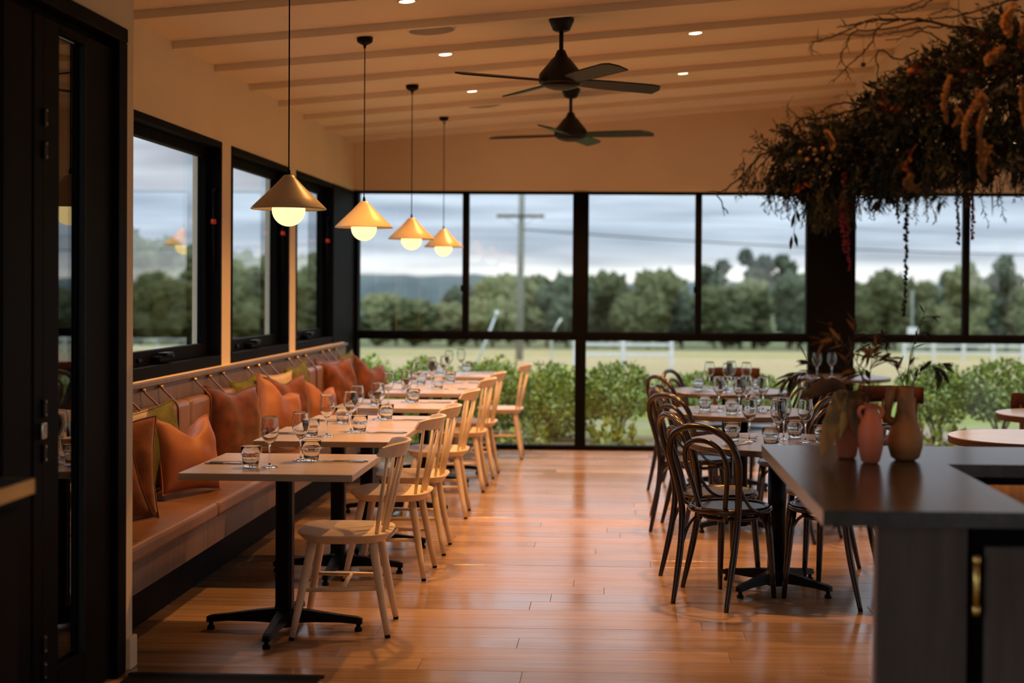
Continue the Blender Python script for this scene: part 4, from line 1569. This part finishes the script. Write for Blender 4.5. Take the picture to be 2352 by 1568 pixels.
branches = [
    ([(1700, 230), (1540, 180), (1290, 125), (1150, 122), (1000, 128), (880, 150), (800, 162)], .007),
    ([(1290, 125), (1000, 122), (850, 185), (710, 240), (665, 248), (645, 280), (655, 325)], .0045),
    ([(1290, 130), (1060, 175), (890, 195), (850, 270), (820, 330), (850, 410), (872, 470)], .004),
    ([(1150, 125), (1040, 160), (990, 260), (930, 325), (850, 400), (770, 487)], .004),
    ([(1400, 160), (1250, 170), (1100, 200), (950, 215), (800, 205)], .0035),
    ([(1850, 0), (1760, 15), (1500, 100), (1300, 118)], .006),
    ([(1640, 115), (1540, 110), (1500, 75), (1420, 58), (1330, 95)], .0035),
    ([(1340, 10), (1260, 55), (1200, 72), (1030, 95)], .0035),
    ([(1350, -40), (1300, 5), (1230, 30), (1080, 80)], .003),
    ([(1260, 300), (1140, 350), (1060, 300), (1020, 320), (1030, 420), (1015, 500)], .004),
    ([(1420, 260), (1300, 190), (1200, 215), (1065, 240)], .0035),
    ([(1300, 330), (1180, 400), (1100, 430), (1020, 480)], .003),
    ([(900, 640), (690, 690), (600, 690), (550, 740), (500, 800), (480, 850)], .005),
    ([(850, 760), (720, 790), (500, 850), (370, 900), (270, 1010), (150, 1110), (118, 1140), (180, 1240)], .006),
    ([(800, 820), (560, 830), (420, 900), (330, 1000), (275, 1070)], .0045),
    ([(850, 850), (600, 900), (480, 950), (405, 1060), (400, 1100)], .0035),
    ([(900, 600), (800, 605), (700, 655), (630, 680), (560, 690)], .004),
    ([(1000, 560), (930, 545), (870, 560), (850, 530)], .0025),
    ([(600, 700), (540, 650), (505, 605)], .002),
    ([(560, 760), (470, 745), (430, 700)], .002),
    ([(1900, 330), (1820, 420), (1790, 520), (1810, 640)], .004),
    ([(1980, 800), (1900, 950), (1870, 1060)], .004),
    ([(1260, 860), (1350, 900), (1500, 880)], .0025),
]
for i, (pts, r0) in enumerate(branches):
    dd = rnd.uniform(-.12, .12)
    P = rough_path(crop(pts, dd * .3, dd), .0035)
    n = len(P)
    mb = MB().tube(P, [r0 * .7 * (1 - .7 * q / n) + .0006 for q in range(n)], 6)
    for q in range(3, n - 1, 3):   # short side twigs and buds
        tg = (P[q] - P[q - 1]).normalized()
        sd = Vector((rnd.uniform(-1, 1), rnd.uniform(-1, 1), rnd.uniform(-1, 1)))
        dv = (tg * .8 + sd * .7).normalized() * rnd.uniform(.012, .05)
        mb.tube([P[q], P[q] + dv * .5 + Vector((0, 0, .003)), P[q] + dv], [r0 * .35, r0 * .28, .0006], 5)
    mb.build('branch', 'twig', ins)

# the mass of foliage: leafy sprays along a spine that thickens to the right
spine = [(1790, 372, 28), (1830, 366, 56), (1880, 362, 74), (1940, 352, 88), (2000, 335, 105), (2070, 300, 140), (2150, 255, 185), (2240, 215, 225), (2330, 180, 240), (2420, 165, 240), (2520, 160, 220), (2640, 170, 180), (2760, 190, 130)]


def spine_at(u):
    f = u * (len(spine) - 1)
    k = min(int(f), len(spine) - 2)
    a, b = spine[k], spine[k + 1]
    t_ = f - k
    return [a[j] + (b[j] - a[j]) * t_ for j in range(3)]


def spray(mb, base, d, ln, nl, ll, lw, droop=.5):
    """a twig with paired leaves"""
    d = Vector(d).normalized()
    p = Vector(base)
    pts = [p.copy()]
    for i in range(5):
        d = (d + Vector((0, 0, -droop * .12)) + Vector((rnd.uniform(-1, 1), rnd.uniform(-1, 1), rnd.uniform(-1, 1))) * .10).normalized()
        p = p + d * ln / 5
        pts.append(p.copy())
    mb.tube(pts, [.0016 * (1 - .7 * i / 6) for i in range(6)], 4, cap=False)
    for k in range(nl):
        f = .15 + .85 * (k + .5) / nl
        i = min(int(f * 5), 4)
        q = pts[i].lerp(pts[i + 1], f * 5 - i)
        tg = (pts[i + 1] - pts[i]).normalized()
        sd = Vector((rnd.uniform(-1, 1), rnd.uniform(-1, 1), rnd.uniform(-1, 1)))
        sd = (sd - tg * sd.dot(tg))
        sd = sd.normalized() if sd.length > 1e-4 else Vector((0, 0, 1))
        dv = tg * .7 + sd * .8 + Vector((0, 0, -.2))
        L_ = ll * rnd.uniform(.7, 1.25)
        w_ = lw * rnd.uniform(.7, 1.2)
        mt_ = orient(q, dv, rnd.uniform(-PI, PI))
        mb.add([(0, 0, 0), (L_ * .45, -w_, .15 * w_), (L_, 0, -.1 * L_), (L_ * .45, w_, .15 * w_)], [(0, 1, 2), (0, 2, 3)], False, mt_)


specs = [('dark_foliage', 'f_dark', 1500, .10, 15, .024, .0036), ('dark_foliage', 'f_dark', 380, .085, 8, .046, .010), ('olive_foliage', 'f_olive', 170, .12, 18, .020, .0022), ('rust_foliage', 'f_rust', 80, .08, 8, .038, .009)]
for nm_, mt_, cnt, ln, nl, ll, lw in specs:
    mb = MB()
    for k in range(cnt):
        u = rnd.random() ** .85 if k % 2 else .32 + .5 * rnd.random()
        cx_, cy_, rr = spine_at(u)
        a = rnd.uniform(0, 2 * PI)
        q = rr * math.sqrt(rnd.random()) * .80
        dep = rnd.uniform(-1, 1) * min(.30, rr / 710 * 1.3)
        b = W(cx_ + q * math.cos(a) * .7, cy_ + q * math.sin(a) * (.95 if math.sin(a) > 0 else .62), dep)
        d = (math.cos(a) - .35, dep * 3 + rnd.uniform(-.5, .5), -math.sin(a) - (.55 if math.sin(a) > 0 else .0))
        if mt_ == 'f_rust' and rr < 60:
            continue
        spray(mb, b, d, ln * rnd.uniform(.6, 1.25), nl, ll, lw, .8)
    tag(mb.build(nm_, mt_, ins, fix=False), kind='stuff')
# feathery sprays hanging along the lower edge
mb = MB()
mo = MB()
for k in range(150):
    u = rnd.random() ** .8 * .8
    cx_, cy_, rr = spine_at(u)
    b = W(cx_ + rnd.uniform(-30, 30), cy_ + rr * rnd.uniform(.45, .95), rnd.uniform(-.2, .2))
    tgt = mb if rnd.random() < .7 else mo
    spray(tgt, b, (rnd.uniform(-.4, .3), rnd.uniform(-.3, .3), -1), rnd.uniform(.05, .15), 14, .018, .0022, .3)
tag(mb.build('hanging_sprays', 'f_dark', ins, fix=False), kind='stuff')
for k in range(60):
    x = rnd.gauss(1885, 26)
    spray(mo, W(x, rnd.uniform(410, 480), rnd.uniform(-.15, .05)), (rnd.uniform(-.2, .3), rnd.uniform(-.3, .3), -1), rnd.uniform(.05, .10), 18, .016, .0022, .2)
tag(mo.build('hanging_sprays', 'f_olive', ins, fix=False), kind='stuff')
# leafy tip of the left branches
mb = MB()
for k in range(46):
    x = rnd.uniform(1700, 1860)
    b = W(x, 400 - (1860 - x) * .12 + rnd.uniform(-30, 40), rnd.uniform(-.1, .1))
    spray(mb, b, (rnd.uniform(-.8, .1), rnd.uniform(-.3, .3), -.8), rnd.uniform(.04, .11), 10, .022, .0026, .4)
tag(mb.build('leafy_tips', 'f_dark', ins, fix=False), kind='stuff')


def strand(x, y0, y1, mat, name, r=.004, d=0.0, wob=3.0, step=6.0, big=1.0):
    mb = MB()
    y = y0
    pts = []
    while y < y1:
        t_ = (y - y0) / (y1 - y0)
        pts.append(W(x + wob * math.sin(t_ * 5 + x), y, d))
        y += step
    pts.append(W(x + wob * math.sin(5 + x), y1, d))
    mb.tube(pts, .0011, 5)
    for i, p in enumerate(pts):
        t_ = i / len(pts)
        for q in range(2):
            s = r * big * rnd.uniform(.6, 1.2) * (1 - .25 * t_)
            mt_ = Matrix.Translation(p + Vector((rnd.uniform(-1, 1), rnd.uniform(-1, 1), rnd.uniform(-1, 1))) * r * .8)
            mb.lathe([(0, -s), (s * .8, -s * .5), (s, 0), (s * .8, s * .5), (0, s)], 6, mat=mt_)
    return mb.build(name, mat, ins, fix=False)


for a in ((1936, 400, 575, 'amaranth', 'amaranth_strand', .0062, -.06), (1944, 410, 618, 'amaranth', 'amaranth_strand', .0055, -.02), (1930, 400, 530, 'amaranth', 'amaranth_strand', .006, -.1),
          (2072, 330, 722, 'bead', 'seed_strand', .0066, -.08), (2056, 350, 506, 'bead', 'seed_strand', .0055, .05), (2190, 380, 556, 'bead', 'seed_strand', .0058, -.05),
          (2004, 290, 452, 'bead', 'seed_strand', .0055, -.1), (2045, 290, 400, 'bead', 'seed_strand', .0058, -.02), (2222, 370, 545, 'amaranth', 'amaranth_strand', .0060, -.02), (2210, 340, 470, 'amaranth', 'amaranth_strand', .005, .02)):
    strand(*a)
# seed pods dangling on a thread
for k, (x, y, s, tl) in enumerate(((1818, 505, 24, .2), (1829, 495, 22, -.25), (1814, 556, 22, .1), (1825, 550, 22, -.2))):
    mb = MB()
    mt_ = Matrix.Translation(W(x, y, 0)) @ Matrix.Rotation(tl, 4, 'Y')
    s = s / 710
    mb.lathe([(0, -s * .8), (.004, -s * .45), (.0065, 0), (.004, s * .4), (.001, s * .7), (0, s * .75)], 10, mat=mt_)
    mb.build('seed_pod', 'bead', ins, fix=False)
MB().tube([W(1826, 440), W(1823, 480), W(1821, 520), W(1820, 540)], .0010, 5).build('thread', 'twig', ins)
MB().tube([W(1974, 90), W(1974, 143)], .0007, 5).build('thread', 'twig', ins)
mb = MB()
mb.lathe([(0, -.008), (.006, -.006), (.0085, 0), (.006, .006), (0, .008)], 10, mat=Matrix.Translation(W(1974, 150)))
for k in range(30):
    d = Vector((rnd.gauss(0, 1), rnd.gauss(0, 1), rnd.gauss(0, 1))).normalized()
    mb.tube([W(1974, 150) + d * .006, W(1974, 150) + d * .0115], [.0009, .0003], 4, cap=False)
mb.build('spiky_seed_ball', 'twig', ins, fix=False)


def plume(base, tip, r, mat='plume', n=520, name='plume', bend=.03):
    """feathery dry flower spike"""
    mb = MB()
    base, tip = Vector(base), Vector(tip)
    mid = (base + tip) / 2 + Vector((rnd.uniform(-bend, bend), rnd.uniform(-bend, bend), 0))
    P = catmull([base, mid, tip], 8)
    mb.tube(P, [.0028 * (1 - .7 * i / len(P)) for i in range(len(P))], 5)
    for k in range(n):
        f = rnd.random()
        i = min(int(f * (len(P) - 1)), len(P) - 2)
        p = P[i].lerp(P[i + 1], f * (len(P) - 1) - i)
        w = r * math.sin(PI * min(.97, f * .85 + .12)) ** .6
        d = Vector((rnd.gauss(0, 1), rnd.gauss(0, 1), rnd.gauss(0, 1))).normalized()
        e_ = p + d * w * rnd.uniform(.5, 1)
        s = .0022
        o1 = d.orthogonal().normalized() * s
        mb.add([p, e_ + o1, e_ + d * .003, e_ - o1], [(0, 1, 2), (0, 2, 3)], False)
    return mb.build(name, mat, ins, fix=False)


for (x0, y0, x1, y1, r, d) in ((2170, 175, 2165, 285, .011, -.24), (2240, 215, 2205, 345, .012, -.28), (2250, 235, 2235, 345, .010, -.26), (2230, 205, 2260, 270, .011, -.27), (2235, 210, 2215, 255, .011, -.26),
                               (2310, 15, 2305, 85, .022, -.30), (2345, 40, 2335, 100, .020, -.28), (2262, 335, 2250, 415, .016, -.15), (2245, 320, 2268, 380, .016, -.15), (2085, 400, 2110, 440, .018, -.1),
                               (2185, 250, 2178, 290, .010, -.25), (1890, 300, 1905, 345, .010, -.1), (2290, 110, 2255, 150, .016, -.3), (2330, 200, 2342, 300, .010, -.3)):
    plume(W(x0, y0, d - .16), W(x1, y1, d - .14), r)
for (x, y) in ((1832, 350), (1848, 367), (1866, 345), (1872, 368), (1884, 342), (1900, 362), (1822, 372), (1916, 356)):
    mb = MB()
    s = rnd.uniform(.0065, .009)
    mb.lathe([(0, -s), (s * .7, -s * .7), (s, 0), (s * .7, s * .7), (0, s)], 10, mat=Matrix.Translation(W(x, y, -.12)))
    mb.build('billy_button', 'berry', ins, fix=False)
# long pointed leaf hanging low on the right
for x, y0, y1, d in ((2262, 400, 495, -.12), (2276, 415, 470, -.05)):
    vs, fs = leaf_mesh((y1 - y0) / 710, .008, .05)
    MB().add(vs, fs, True, orient(W(x, y0, d), (.12, 0, -1))).build('pointed_leaf', 'brownleaf', ins, fix=False)
for x in (1.1, 1.62):
    MB().tube([Vector((x, HY, 2.26)) - HB, Vector((x, HY, ceil_z(x))) - HB], .0012, 5).build('hanging_wire', 'wire', ins)

# small black projector bracket on the far wall seen through the foliage
e = empty('wall_speaker', (2.32, YB - .01, 2.69), 0, 'small black speaker fixed to the far wall behind the foliage', 'speaker')
MB().rbox(-.11, .11, -.13, 0, -.05, .05, .012, 2).build('cabinet', 'blackmetal', e, fix=False)
MB().box(-.02, .02, -.03, .012, -.16, -.05, .003).build('bracket', 'blackmetal', e, fix=False)

# ================================================================== OUTSIDE
def gz(x, y):
    z = -.12
    if y > 17:
        z -= (y - 17) * .0360
    if y > 230:
        z += (y - 230) * .036
    if y < 5 and x < -3:
        pass
    return z


def ground_mat():
    mt, nt, b = new_mat('field_ground')
    setb(b, (.3, .3, .2), .95, spec=.1)
    L = nt.links.new
    t_ = nt.nodes.new('ShaderNodeTexCoord')
    sp = nt.nodes.new('ShaderNodeSeparateXYZ')
    L(t_.outputs['Object'], sp.inputs[0])
    n = nt.nodes.new('ShaderNodeTexNoise')
    n.inputs['Scale'].default_value = .12
    n.inputs['Detail'].default_value = 6
    L(t_.outputs['Object'], n.inputs['Vector'])
    ad = nt.nodes.new('ShaderNodeMath')
    ad.operation = 'MULTIPLY_ADD'
    ad.inputs[1].default_value = 16.0
    L(n.outputs['Fac'], ad.inputs[0])
    L(sp.outputs['Y'], ad.inputs[2])
    mr = nt.nodes.new('ShaderNodeMapRange')
    mr.inputs['From Min'].default_value = 0
    mr.inputs['From Max'].default_value = 200
    L(ad.outputs[0], mr.inputs['Value'])
    r = nt.nodes.new('ShaderNodeValToRGB')
    el = r.color_ramp.elements
    el[0].position = 0
    el[0].color = (.20, .15, .11, 1)
    el[1].position = 1
    el[1].color = (.12, .13, .06, 1)
    for p, c in ((.115, (.30, .23, .18)), (.130, (.17, .21, .04)), (.18, (.19, .24, .05)), (.24, (.33, .26, .13)), (.42, (.40, .305, .165)), (.52, (.29, .26, .10)), (.66, (.37, .29, .15)), (.82, (.16, .17, .08))):
        e_ = el.new(p)
        e_.color = (*c, 1)
    L(mr.outputs[0], r.inputs['Fac'])
    n2 = nt.nodes.new('ShaderNodeTexNoise')
    n2.inputs['Scale'].default_value = 1.5
    n2.inputs['Detail'].default_value = 4
    L(t_.outputs['Object'], n2.inputs['Vector'])
    mm = nt.nodes.new('ShaderNodeMix')
    mm.data_type = 'RGBA'
    mm.blend_type = 'OVERLAY'
    mm.inputs['Factor'].default_value = .45
    L(r.outputs['Color'], mm.inputs['A'])
    L(n2.outputs['Fac'], mm.inputs['B'])
    L(mm.outputs['Result'], b.inputs['Base Color'])
    return mt


M['ground'] = ground_mat()
ylist = [-30, -4.2, 5, 13.35, 15, 17, 22, 30, 45, 60, 90, 130, 180, 230, 320, 500, 900]
xlist = [-500, -200, -90, -45, -20, -8, -2.64, 7.1, 14, 30, 60, 120, 250, 500]
vs = [(x, y, gz(x, y)) for y in ylist for x in xlist]
nx_ = len(xlist)
fs = []
for j in range(len(ylist) - 1):
    for i in range(nx_ - 1):
        if xlist[i] >= -2.65 and xlist[i + 1] <= 7.2 and ylist[j] >= -4.3 and ylist[j + 1] <= 13.4:
            continue
        a = j * nx_ + i
        fs.append((a, a + 1, a + nx_ + 1, a + nx_))
tag(MB().add(vs, fs, True).build('ground', 'ground'), 'sloping field of green and straw coloured grass beyond the hedge', 'ground', kind='structure')


# ---- hedge shrubs outside the far windows
def shrub_mesh(seed, n, rx, ry, z0, z1, ll, lw):
    rr = random.Random(seed)
    mb = MB()
    for k in range(n):
        while True:
            p = Vector((rr.uniform(-1, 1), rr.uniform(-1, 1), rr.uniform(-1, 1)))
            if .25 < p.length < 1:
                break
        p = p * (1 + .18 * noise.noise(p * 2.2 + Vector((seed, 0, 0))))
        q = Vector((p.x * rx, p.y * ry, (z0 + z1) / 2 + p.z * (z1 - z0) / 2))
        d = (p.normalized() * .8 + Vector((rr.uniform(-1, 1), rr.uniform(-1, 1), rr.uniform(-.4, 1)))).normalized()
        L_, w_ = ll * rr.uniform(.6, 1.3), lw * rr.uniform(.6, 1.3)
        mb.add([(0, 0, 0), (L_ * .45, -w_, .2 * w_), (L_, 0, -.12 * L_), (L_ * .45, w_, .2 * w_)], [(0, 1, 2), (0, 2, 3)], False, orient(q, d, rr.uniform(-PI, PI)))
    return mb


def make_shrub(seed, dense):
    def f():
        r = empty('hedge_shrub')
        o = shrub_mesh(seed, 4000 if dense else 2300, .52 if dense else .46, .40, .22 if not dense else .0, .87, .055, .018).build('foliage', 'hedge' if dense else 'hedgedark', r, fix=False)
        tag(o, kind='stuff')
        mb = MB()
        for k in range(6):
            a = k * 1.05 + seed
            mb.tube([(0.02 * math.cos(a), .02 * math.sin(a), -.05), (.06 * math.cos(a), .06 * math.sin(a), .16), (.22 * math.cos(a), .18 * math.sin(a), .48)], [.016, .012, .005], 6)
        mb.build('stem', 'bark', r)
        return r
    return f


kits = [Kit(make_shrub(1, True)), Kit(make_shrub(2, True)), Kit(make_shrub(3, False)), Kit(make_shrub(4, False))]
hs = [(-4.9, 15.3, 0, 1), (-4.2, 15.4, 1, 1), (-3.5, 15.3, 0, 1), (-2.75, 15.35, 1, .98), (-2.05, 15.2, 0, .98), (-1.35, 15.3, 1, .96), (-.65, 15.2, 0, .98), (0.02, 15.25, 3, 1.0), (.85, 15.4, 3, .86), (1.55, 15.5, 2, .82), (2.5, 15.4, 3, .9),
      (3.42, 15.25, 2, 1.0), (4.10, 15.3, 3, 1.02), (4.9, 15.3, 2, 1), (5.7, 15.4, 3, 1)]
HL = ['first from the left end', 'second from the left end', 'third from the left end', 'just left of the corner post', 'seen behind the far pale tables', 'behind the farthest spindle chair', 'left of the far window post',
      'with bare stems right of the far window post', 'behind the left bentwood chairs', 'behind the third round table', 'behind the wide black post', 'right of the ochre vase', 'beside the red chair at the right', 'beyond the right edge, inner one', 'beyond the right edge, outer one']
for i, (x, y, k, s) in enumerate(hs):
    kits[k].place((x, y, -.12), rnd.uniform(0, 6), 'green clipped hedge shrub ' + HL[i], 'shrub', 'hedge shrubs outside the far windows', scale=(s, s, s * rnd.uniform(.95, 1.03)))


def make_low():
    r = empty('low_plant')
    tag(shrub_mesh(9, 150, .40, .22, -.02, .26, .10, .03).build('foliage', 'hedge', r, fix=False), kind='stuff')
    mb = MB()
    for k in range(5):
        mb.tube([(0, 0, -.03), (.18 * math.cos(k * 1.3), .1 * math.sin(k * 1.3), .12)], .006, 5)
    mb.build('stem', 'bark', r)
    return r


kl = Kit(make_low)
for x, lab in ((-1.80, 'broad leaved low plant outside behind the farthest pale table'), (-.90, 'broad leaved low plant outside left of the far window post'), (0.0, 'broad leaved low plant outside right of the far window post'), (3.1, 'broad leaved low plant outside right of the wide black post')):
    kl.place((x, 13.95, -.12), rnd.uniform(0, 6), lab, 'plant', 'low plants outside the far windows', scale=(1, 1, rnd.uniform(.9, 1.2)))


# ---- trees beyond the field
def blob(mb, c, r, seed, sub=3, amp=.35, squash=.8):
    bm = bmesh.new()
    bmesh.ops.create_icosphere(bm, subdivisions=sub, radius=1.0)
    vs = []
    for v in bm.verts:
        d = v.co.normalized()
        k = 1 + amp * noise.noise(d * 1.7 + Vector((seed, 0, 0))) + amp * .7 * noise.noise(d * 4.5 + Vector((0, seed, 0))) + amp * .6 * noise.noise(d * 10 + Vector((0, 0, seed))) + amp * .5 * noise.noise(d * 21 + Vector((0, seed, seed)))
        vs.append((c[0] + d.x * r * k, c[1] + d.y * r * k, c[2] + d.z * r * k * squash))
    fs = [[v.index for v in f.verts] for f in bm.faces]
    bm.free()
    mb.add(vs, fs, True)


def make_tree(seed, mat, tall):
    def f():
        rr = random.Random(seed)
        r = empty('field_tree')
        mb = MB()
        if tall:
            for k in range(5):
                a = k * 2.4 + seed
                q = 1.6 * (k > 0)
                blob(mb, (q * math.cos(a), q * math.sin(a), 8.3 + rr.uniform(-1.2, 1.2)), rr.uniform(1.0, 1.6), seed + k * 3.3, 4, .55, .7)
        else:
            for k in range(8):
                a = k * 2.4 + seed
                q = rr.uniform(1.2, 2.6) * (k > 0)
                blob(mb, (q * math.cos(a), q * math.sin(a), 5.2 + rr.uniform(-2.6, 2.4)), rr.uniform(1.5, 2.4), seed + k * 3.3, 4, .55, .95)
        mb.build('crown', mat, r, fix=False)
        tk = MB()
        tk.tube([(0, 0, -.5), (.1, 0, 3), (0, .1, 8 if tall else 5)], [.26, .20, .09], 8)
        for k in range(4):
            a = k * 1.7 + seed
            tk.tube([(0.05, 0, 3.5 + k * .7), (1.3 * math.cos(a), 1.3 * math.sin(a), 6 + k * .6)], [.10, .04], 6)
        tk.build('trunk', 'bark', r)
        return r
    return f


kts = [Kit(make_tree(5, 'crown1', False)), Kit(make_tree(6, 'crown1', False)), Kit(make_tree(7, 'crown2', False)), Kit(make_tree(8, 'crown2', True)), Kit(make_tree(9, 'crown1', False))]
# (x, distance, height scale, kind)
tr = []
for rw, (yr, n_, x0_) in enumerate(((176, 31, -150), (187, 31, -147), (198, 31, -144))):
    for i in range(n_):
        x = x0_ + i * 9.6 + rnd.uniform(-.5, .5)
        h = (1.0 if x > -18 else .90) + .09 * math.sin(x * .19 + 1.2) + rnd.uniform(-.13, .15)
        h *= .68 if -46 < x < -21 else 1.0
        tr.append((x, yr + rnd.uniform(-1, 1), h, rnd.choice((0, 1, 2, 4, 0, 1))))
for i in range(26):
    x = -126 + i * 10.2 + rnd.uniform(-.5, .5)
    tr.append((x, 221 + rnd.uniform(-1, 1), 1.06 + rnd.uniform(-.08, .10) + (.10 if x > 0 else (-.32 if -52 < x < -24 else -.05)), rnd.choice((2, 2, 0, 1))))
for x, h in ((20.5, 1.42), (25.2, 1.34), (14.5, 1.26), (50, 1.2), (57, 1.35), (-60.5, 1.1)):
    tr.append((x, 209.5, h, 3))
PN = ((-1e9, 'far left of the side windows'), (.312, 'in the nearest side window'), (.262, 'in the last side windows'), (.182, 'in the first far pane'), (.104, 'in the second far pane'), (.019, 'in the third far pane'), (-.060, 'in the fourth far pane'),
      (-.133, 'behind the wide black post'), (-.168, 'in the fifth far pane'), (-.246, 'in the sixth far pane'), (-.30, 'beyond the right edge'))


def where_seen(x, y):
    r_ = -x / y
    out = PN[0][1]
    for lim, nm2 in PN[1:]:
        if r_ < lim:
            out = nm2
    return out


for i, (x, y, h, k) in enumerate(tr):
    nmk = ['olive eucalypt', 'grey green eucalypt', 'dark tree', 'tall thin crowned gum', 'yellowish eucalypt'][k]
    row_ = 'front' if y < 182 else ('second' if y < 193 else ('third' if y < 215 else 'rear'))
    kts[k].place((x, y, gz(x, y)), rnd.uniform(0, 6), 'blurred %s, %s row of the tree line, %s' % (nmk, row_, where_seen(x, y)), 'tree', 'trees beyond the field', scale=(.92, .92, h))
# near scrub on the left side, seen through the side windows
for i, (x, y, h, k) in enumerate(((-26, 74, .42, 0), (-31, 80, .5, 4), (-21.5, 82, .40, 1), (-36, 95, .52, 2), (-29, 100, .5, 1), (-24, 108, .5, 0), (-41, 104, .56, 4), (-46, 118, .6, 0))):
    lab = ['nearest low bushy tree seen through the side windows', 'low bushy tree left of the nearest one outside the side windows', 'small bushy tree at the right of the side window view', 'dark bushy tree behind the low ones outside the side windows',
           'bushy tree in the middle of the side window view', 'bushy tree behind the small one outside the side windows', 'bushy tree at the far left of the side window view', 'taller bushy tree at the far left outside'][i]
    kts[k].place((x, y, gz(x, y)), rnd.uniform(0, 6), lab, 'tree', 'bushy trees outside the side windows', scale=(1.0, 1.0, h * 1.6))
# distant wooded ridge, its haze carried by the bluish colour
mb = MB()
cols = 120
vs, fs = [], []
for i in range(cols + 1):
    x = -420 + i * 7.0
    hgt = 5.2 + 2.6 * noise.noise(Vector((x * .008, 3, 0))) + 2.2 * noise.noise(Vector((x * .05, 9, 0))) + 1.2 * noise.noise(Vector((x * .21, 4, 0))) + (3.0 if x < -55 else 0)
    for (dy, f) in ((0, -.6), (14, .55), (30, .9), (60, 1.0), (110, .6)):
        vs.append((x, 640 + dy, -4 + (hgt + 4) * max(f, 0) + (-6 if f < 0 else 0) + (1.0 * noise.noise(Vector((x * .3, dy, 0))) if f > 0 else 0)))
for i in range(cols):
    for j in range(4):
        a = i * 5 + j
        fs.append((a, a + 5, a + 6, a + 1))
tag(mb.add(vs, fs, True).build('wooded_ridge', 'crown3', fix=False), 'wooded ridge on the horizon with haze painted into its colour', 'hill', kind='structure')


# ---- power pole with crossarm and line
PX, PY = -4.75, 70.0
g0 = gz(PX, PY)
e = empty('power_pole', (PX, PY, g0), 0, 'grey timber power pole with a crossarm standing in the field', 'power pole')
MB().tube([(0, 0, -.4), (0.05, 0, 5), (.10, 0, 11)], [.19, .165, .13], 14).build('pole', 'polewood', e)
ca = MB().box(-1.15, 1.2, -.16, -.06, 7.02, 7.16, .01).build('crossarm', 'bark', e, fix=False)
for x in (-1.0, -.4, .5, 1.05):
    MB().lathe([(0, 0), (.05, 0), (.06, .06), (.03, .10), (.05, .14), (0, .16)], 10, mat=Matrix.Translation((x, -.11, 7.16))).build('insulator', 'trimwhite', ca)
MB().tube([(-.7, -.12, 7.02), (0, -.10, 6.5)], .025, 6).build('brace', 'galv', ca)
MB().tube([(.75, -.12, 7.02), (0.06, -.10, 6.5)], .025, 6).build('brace', 'galv', ca)
z1 = g0 + 6.2
lines = [([(.06, -.1, 6.45), (6, 0, 6.05), (14, 0, 5.65), (24, 0, 5.35), (36, 0, 5.3), (50, 0, 5.6)], .035), ([(1.0, -.1, 6.9), (9, 0, 6.9), (18, 0, 6.5), (30, 0, 6.0), (50, 0, 6.6)], .010)]
for k, (pts, r_) in enumerate(lines):
    o = MB().tube(catmull([(PX + x, PY + y, g0 + z) for x, y, z in pts], 6), r_, 6).build('power_line', 'wire')
    tag(o, ['thick power line running right from the pole', 'thin power line running right above the thick one'][k], 'cable', 'power lines')
# leaning pale pole and curved lamp
e = empty('leaning_pole', (-3.75, 36, gz(-3.75, 36)), 0, 'leaning pale metal pole left of the power pole', 'pole')
MB().tube([(0, 0, -.2), (.72, 0, 1.65)], [.035, .028], 10).build('shaft', 'galv', e)
MB().tube([(.70, 0, 1.60), (.75, 0, 1.74)], .05, 10).build('cap', 'whitepaint', e)
e = empty('field_lamp', (-1.62, 36, gz(-1.62, 36)), 0, 'pale curved field lamp right of the power pole', 'lamp post')
MB().tube(catmull([(0, 0, -.2), (0, 0, .8), (.05, 0, 1.2), (.16, 0, 1.42)], 5), .018, 8).build('shaft', 'galv', e)
MB().tube([(.08, 0, 1.30), (.24, 0, 1.55)], [.045, .055], 8, flat=.5).build('lamp_head', 'whitepaint', e)
e = empty('meter_pole', (12.4, 60, gz(12.4, 60)), 0, 'slim pole with a pale box right of the wide black post', 'pole')
MB().tube([(0, 0, -.2), (0, 0, 3.2)], .05, 8).build('shaft', 'polewood', e)
MB().box(-.2, .2, -.2, .0, 1.25, 1.65, .02).build('meter_box', 'whitepaint', e, fix=False)

# white post and rail fences in the field
for fi, (xa, xb, y, lab) in enumerate(((16.5, 30, 82, 'white post and rail fence in the field at the right'), (-1.6, 2.2, 56, 'short pale fence in the field behind the left bentwood chairs'))):
    e = empty('rail_fence', ((xa + xb) / 2, y, gz(0, y)), 0, lab, 'fence', 'pale fences in the field')
    w2 = (xb - xa) / 2
    for z in (.45, .85):
        MB().box(-w2, w2, -.03, .03, z - .06, z + .06, .005).build('rail', 'whitepaint', e, fix=False)
    n = int((xb - xa) / 1.6)
    for k in range(n + 1):
        x = -w2 + 2 * w2 * k / n
        MB().box(x - .08, x + .08, -.08, .08, -.1, 1.05, .01).build('fence_post', 'whitepaint', e, fix=False)
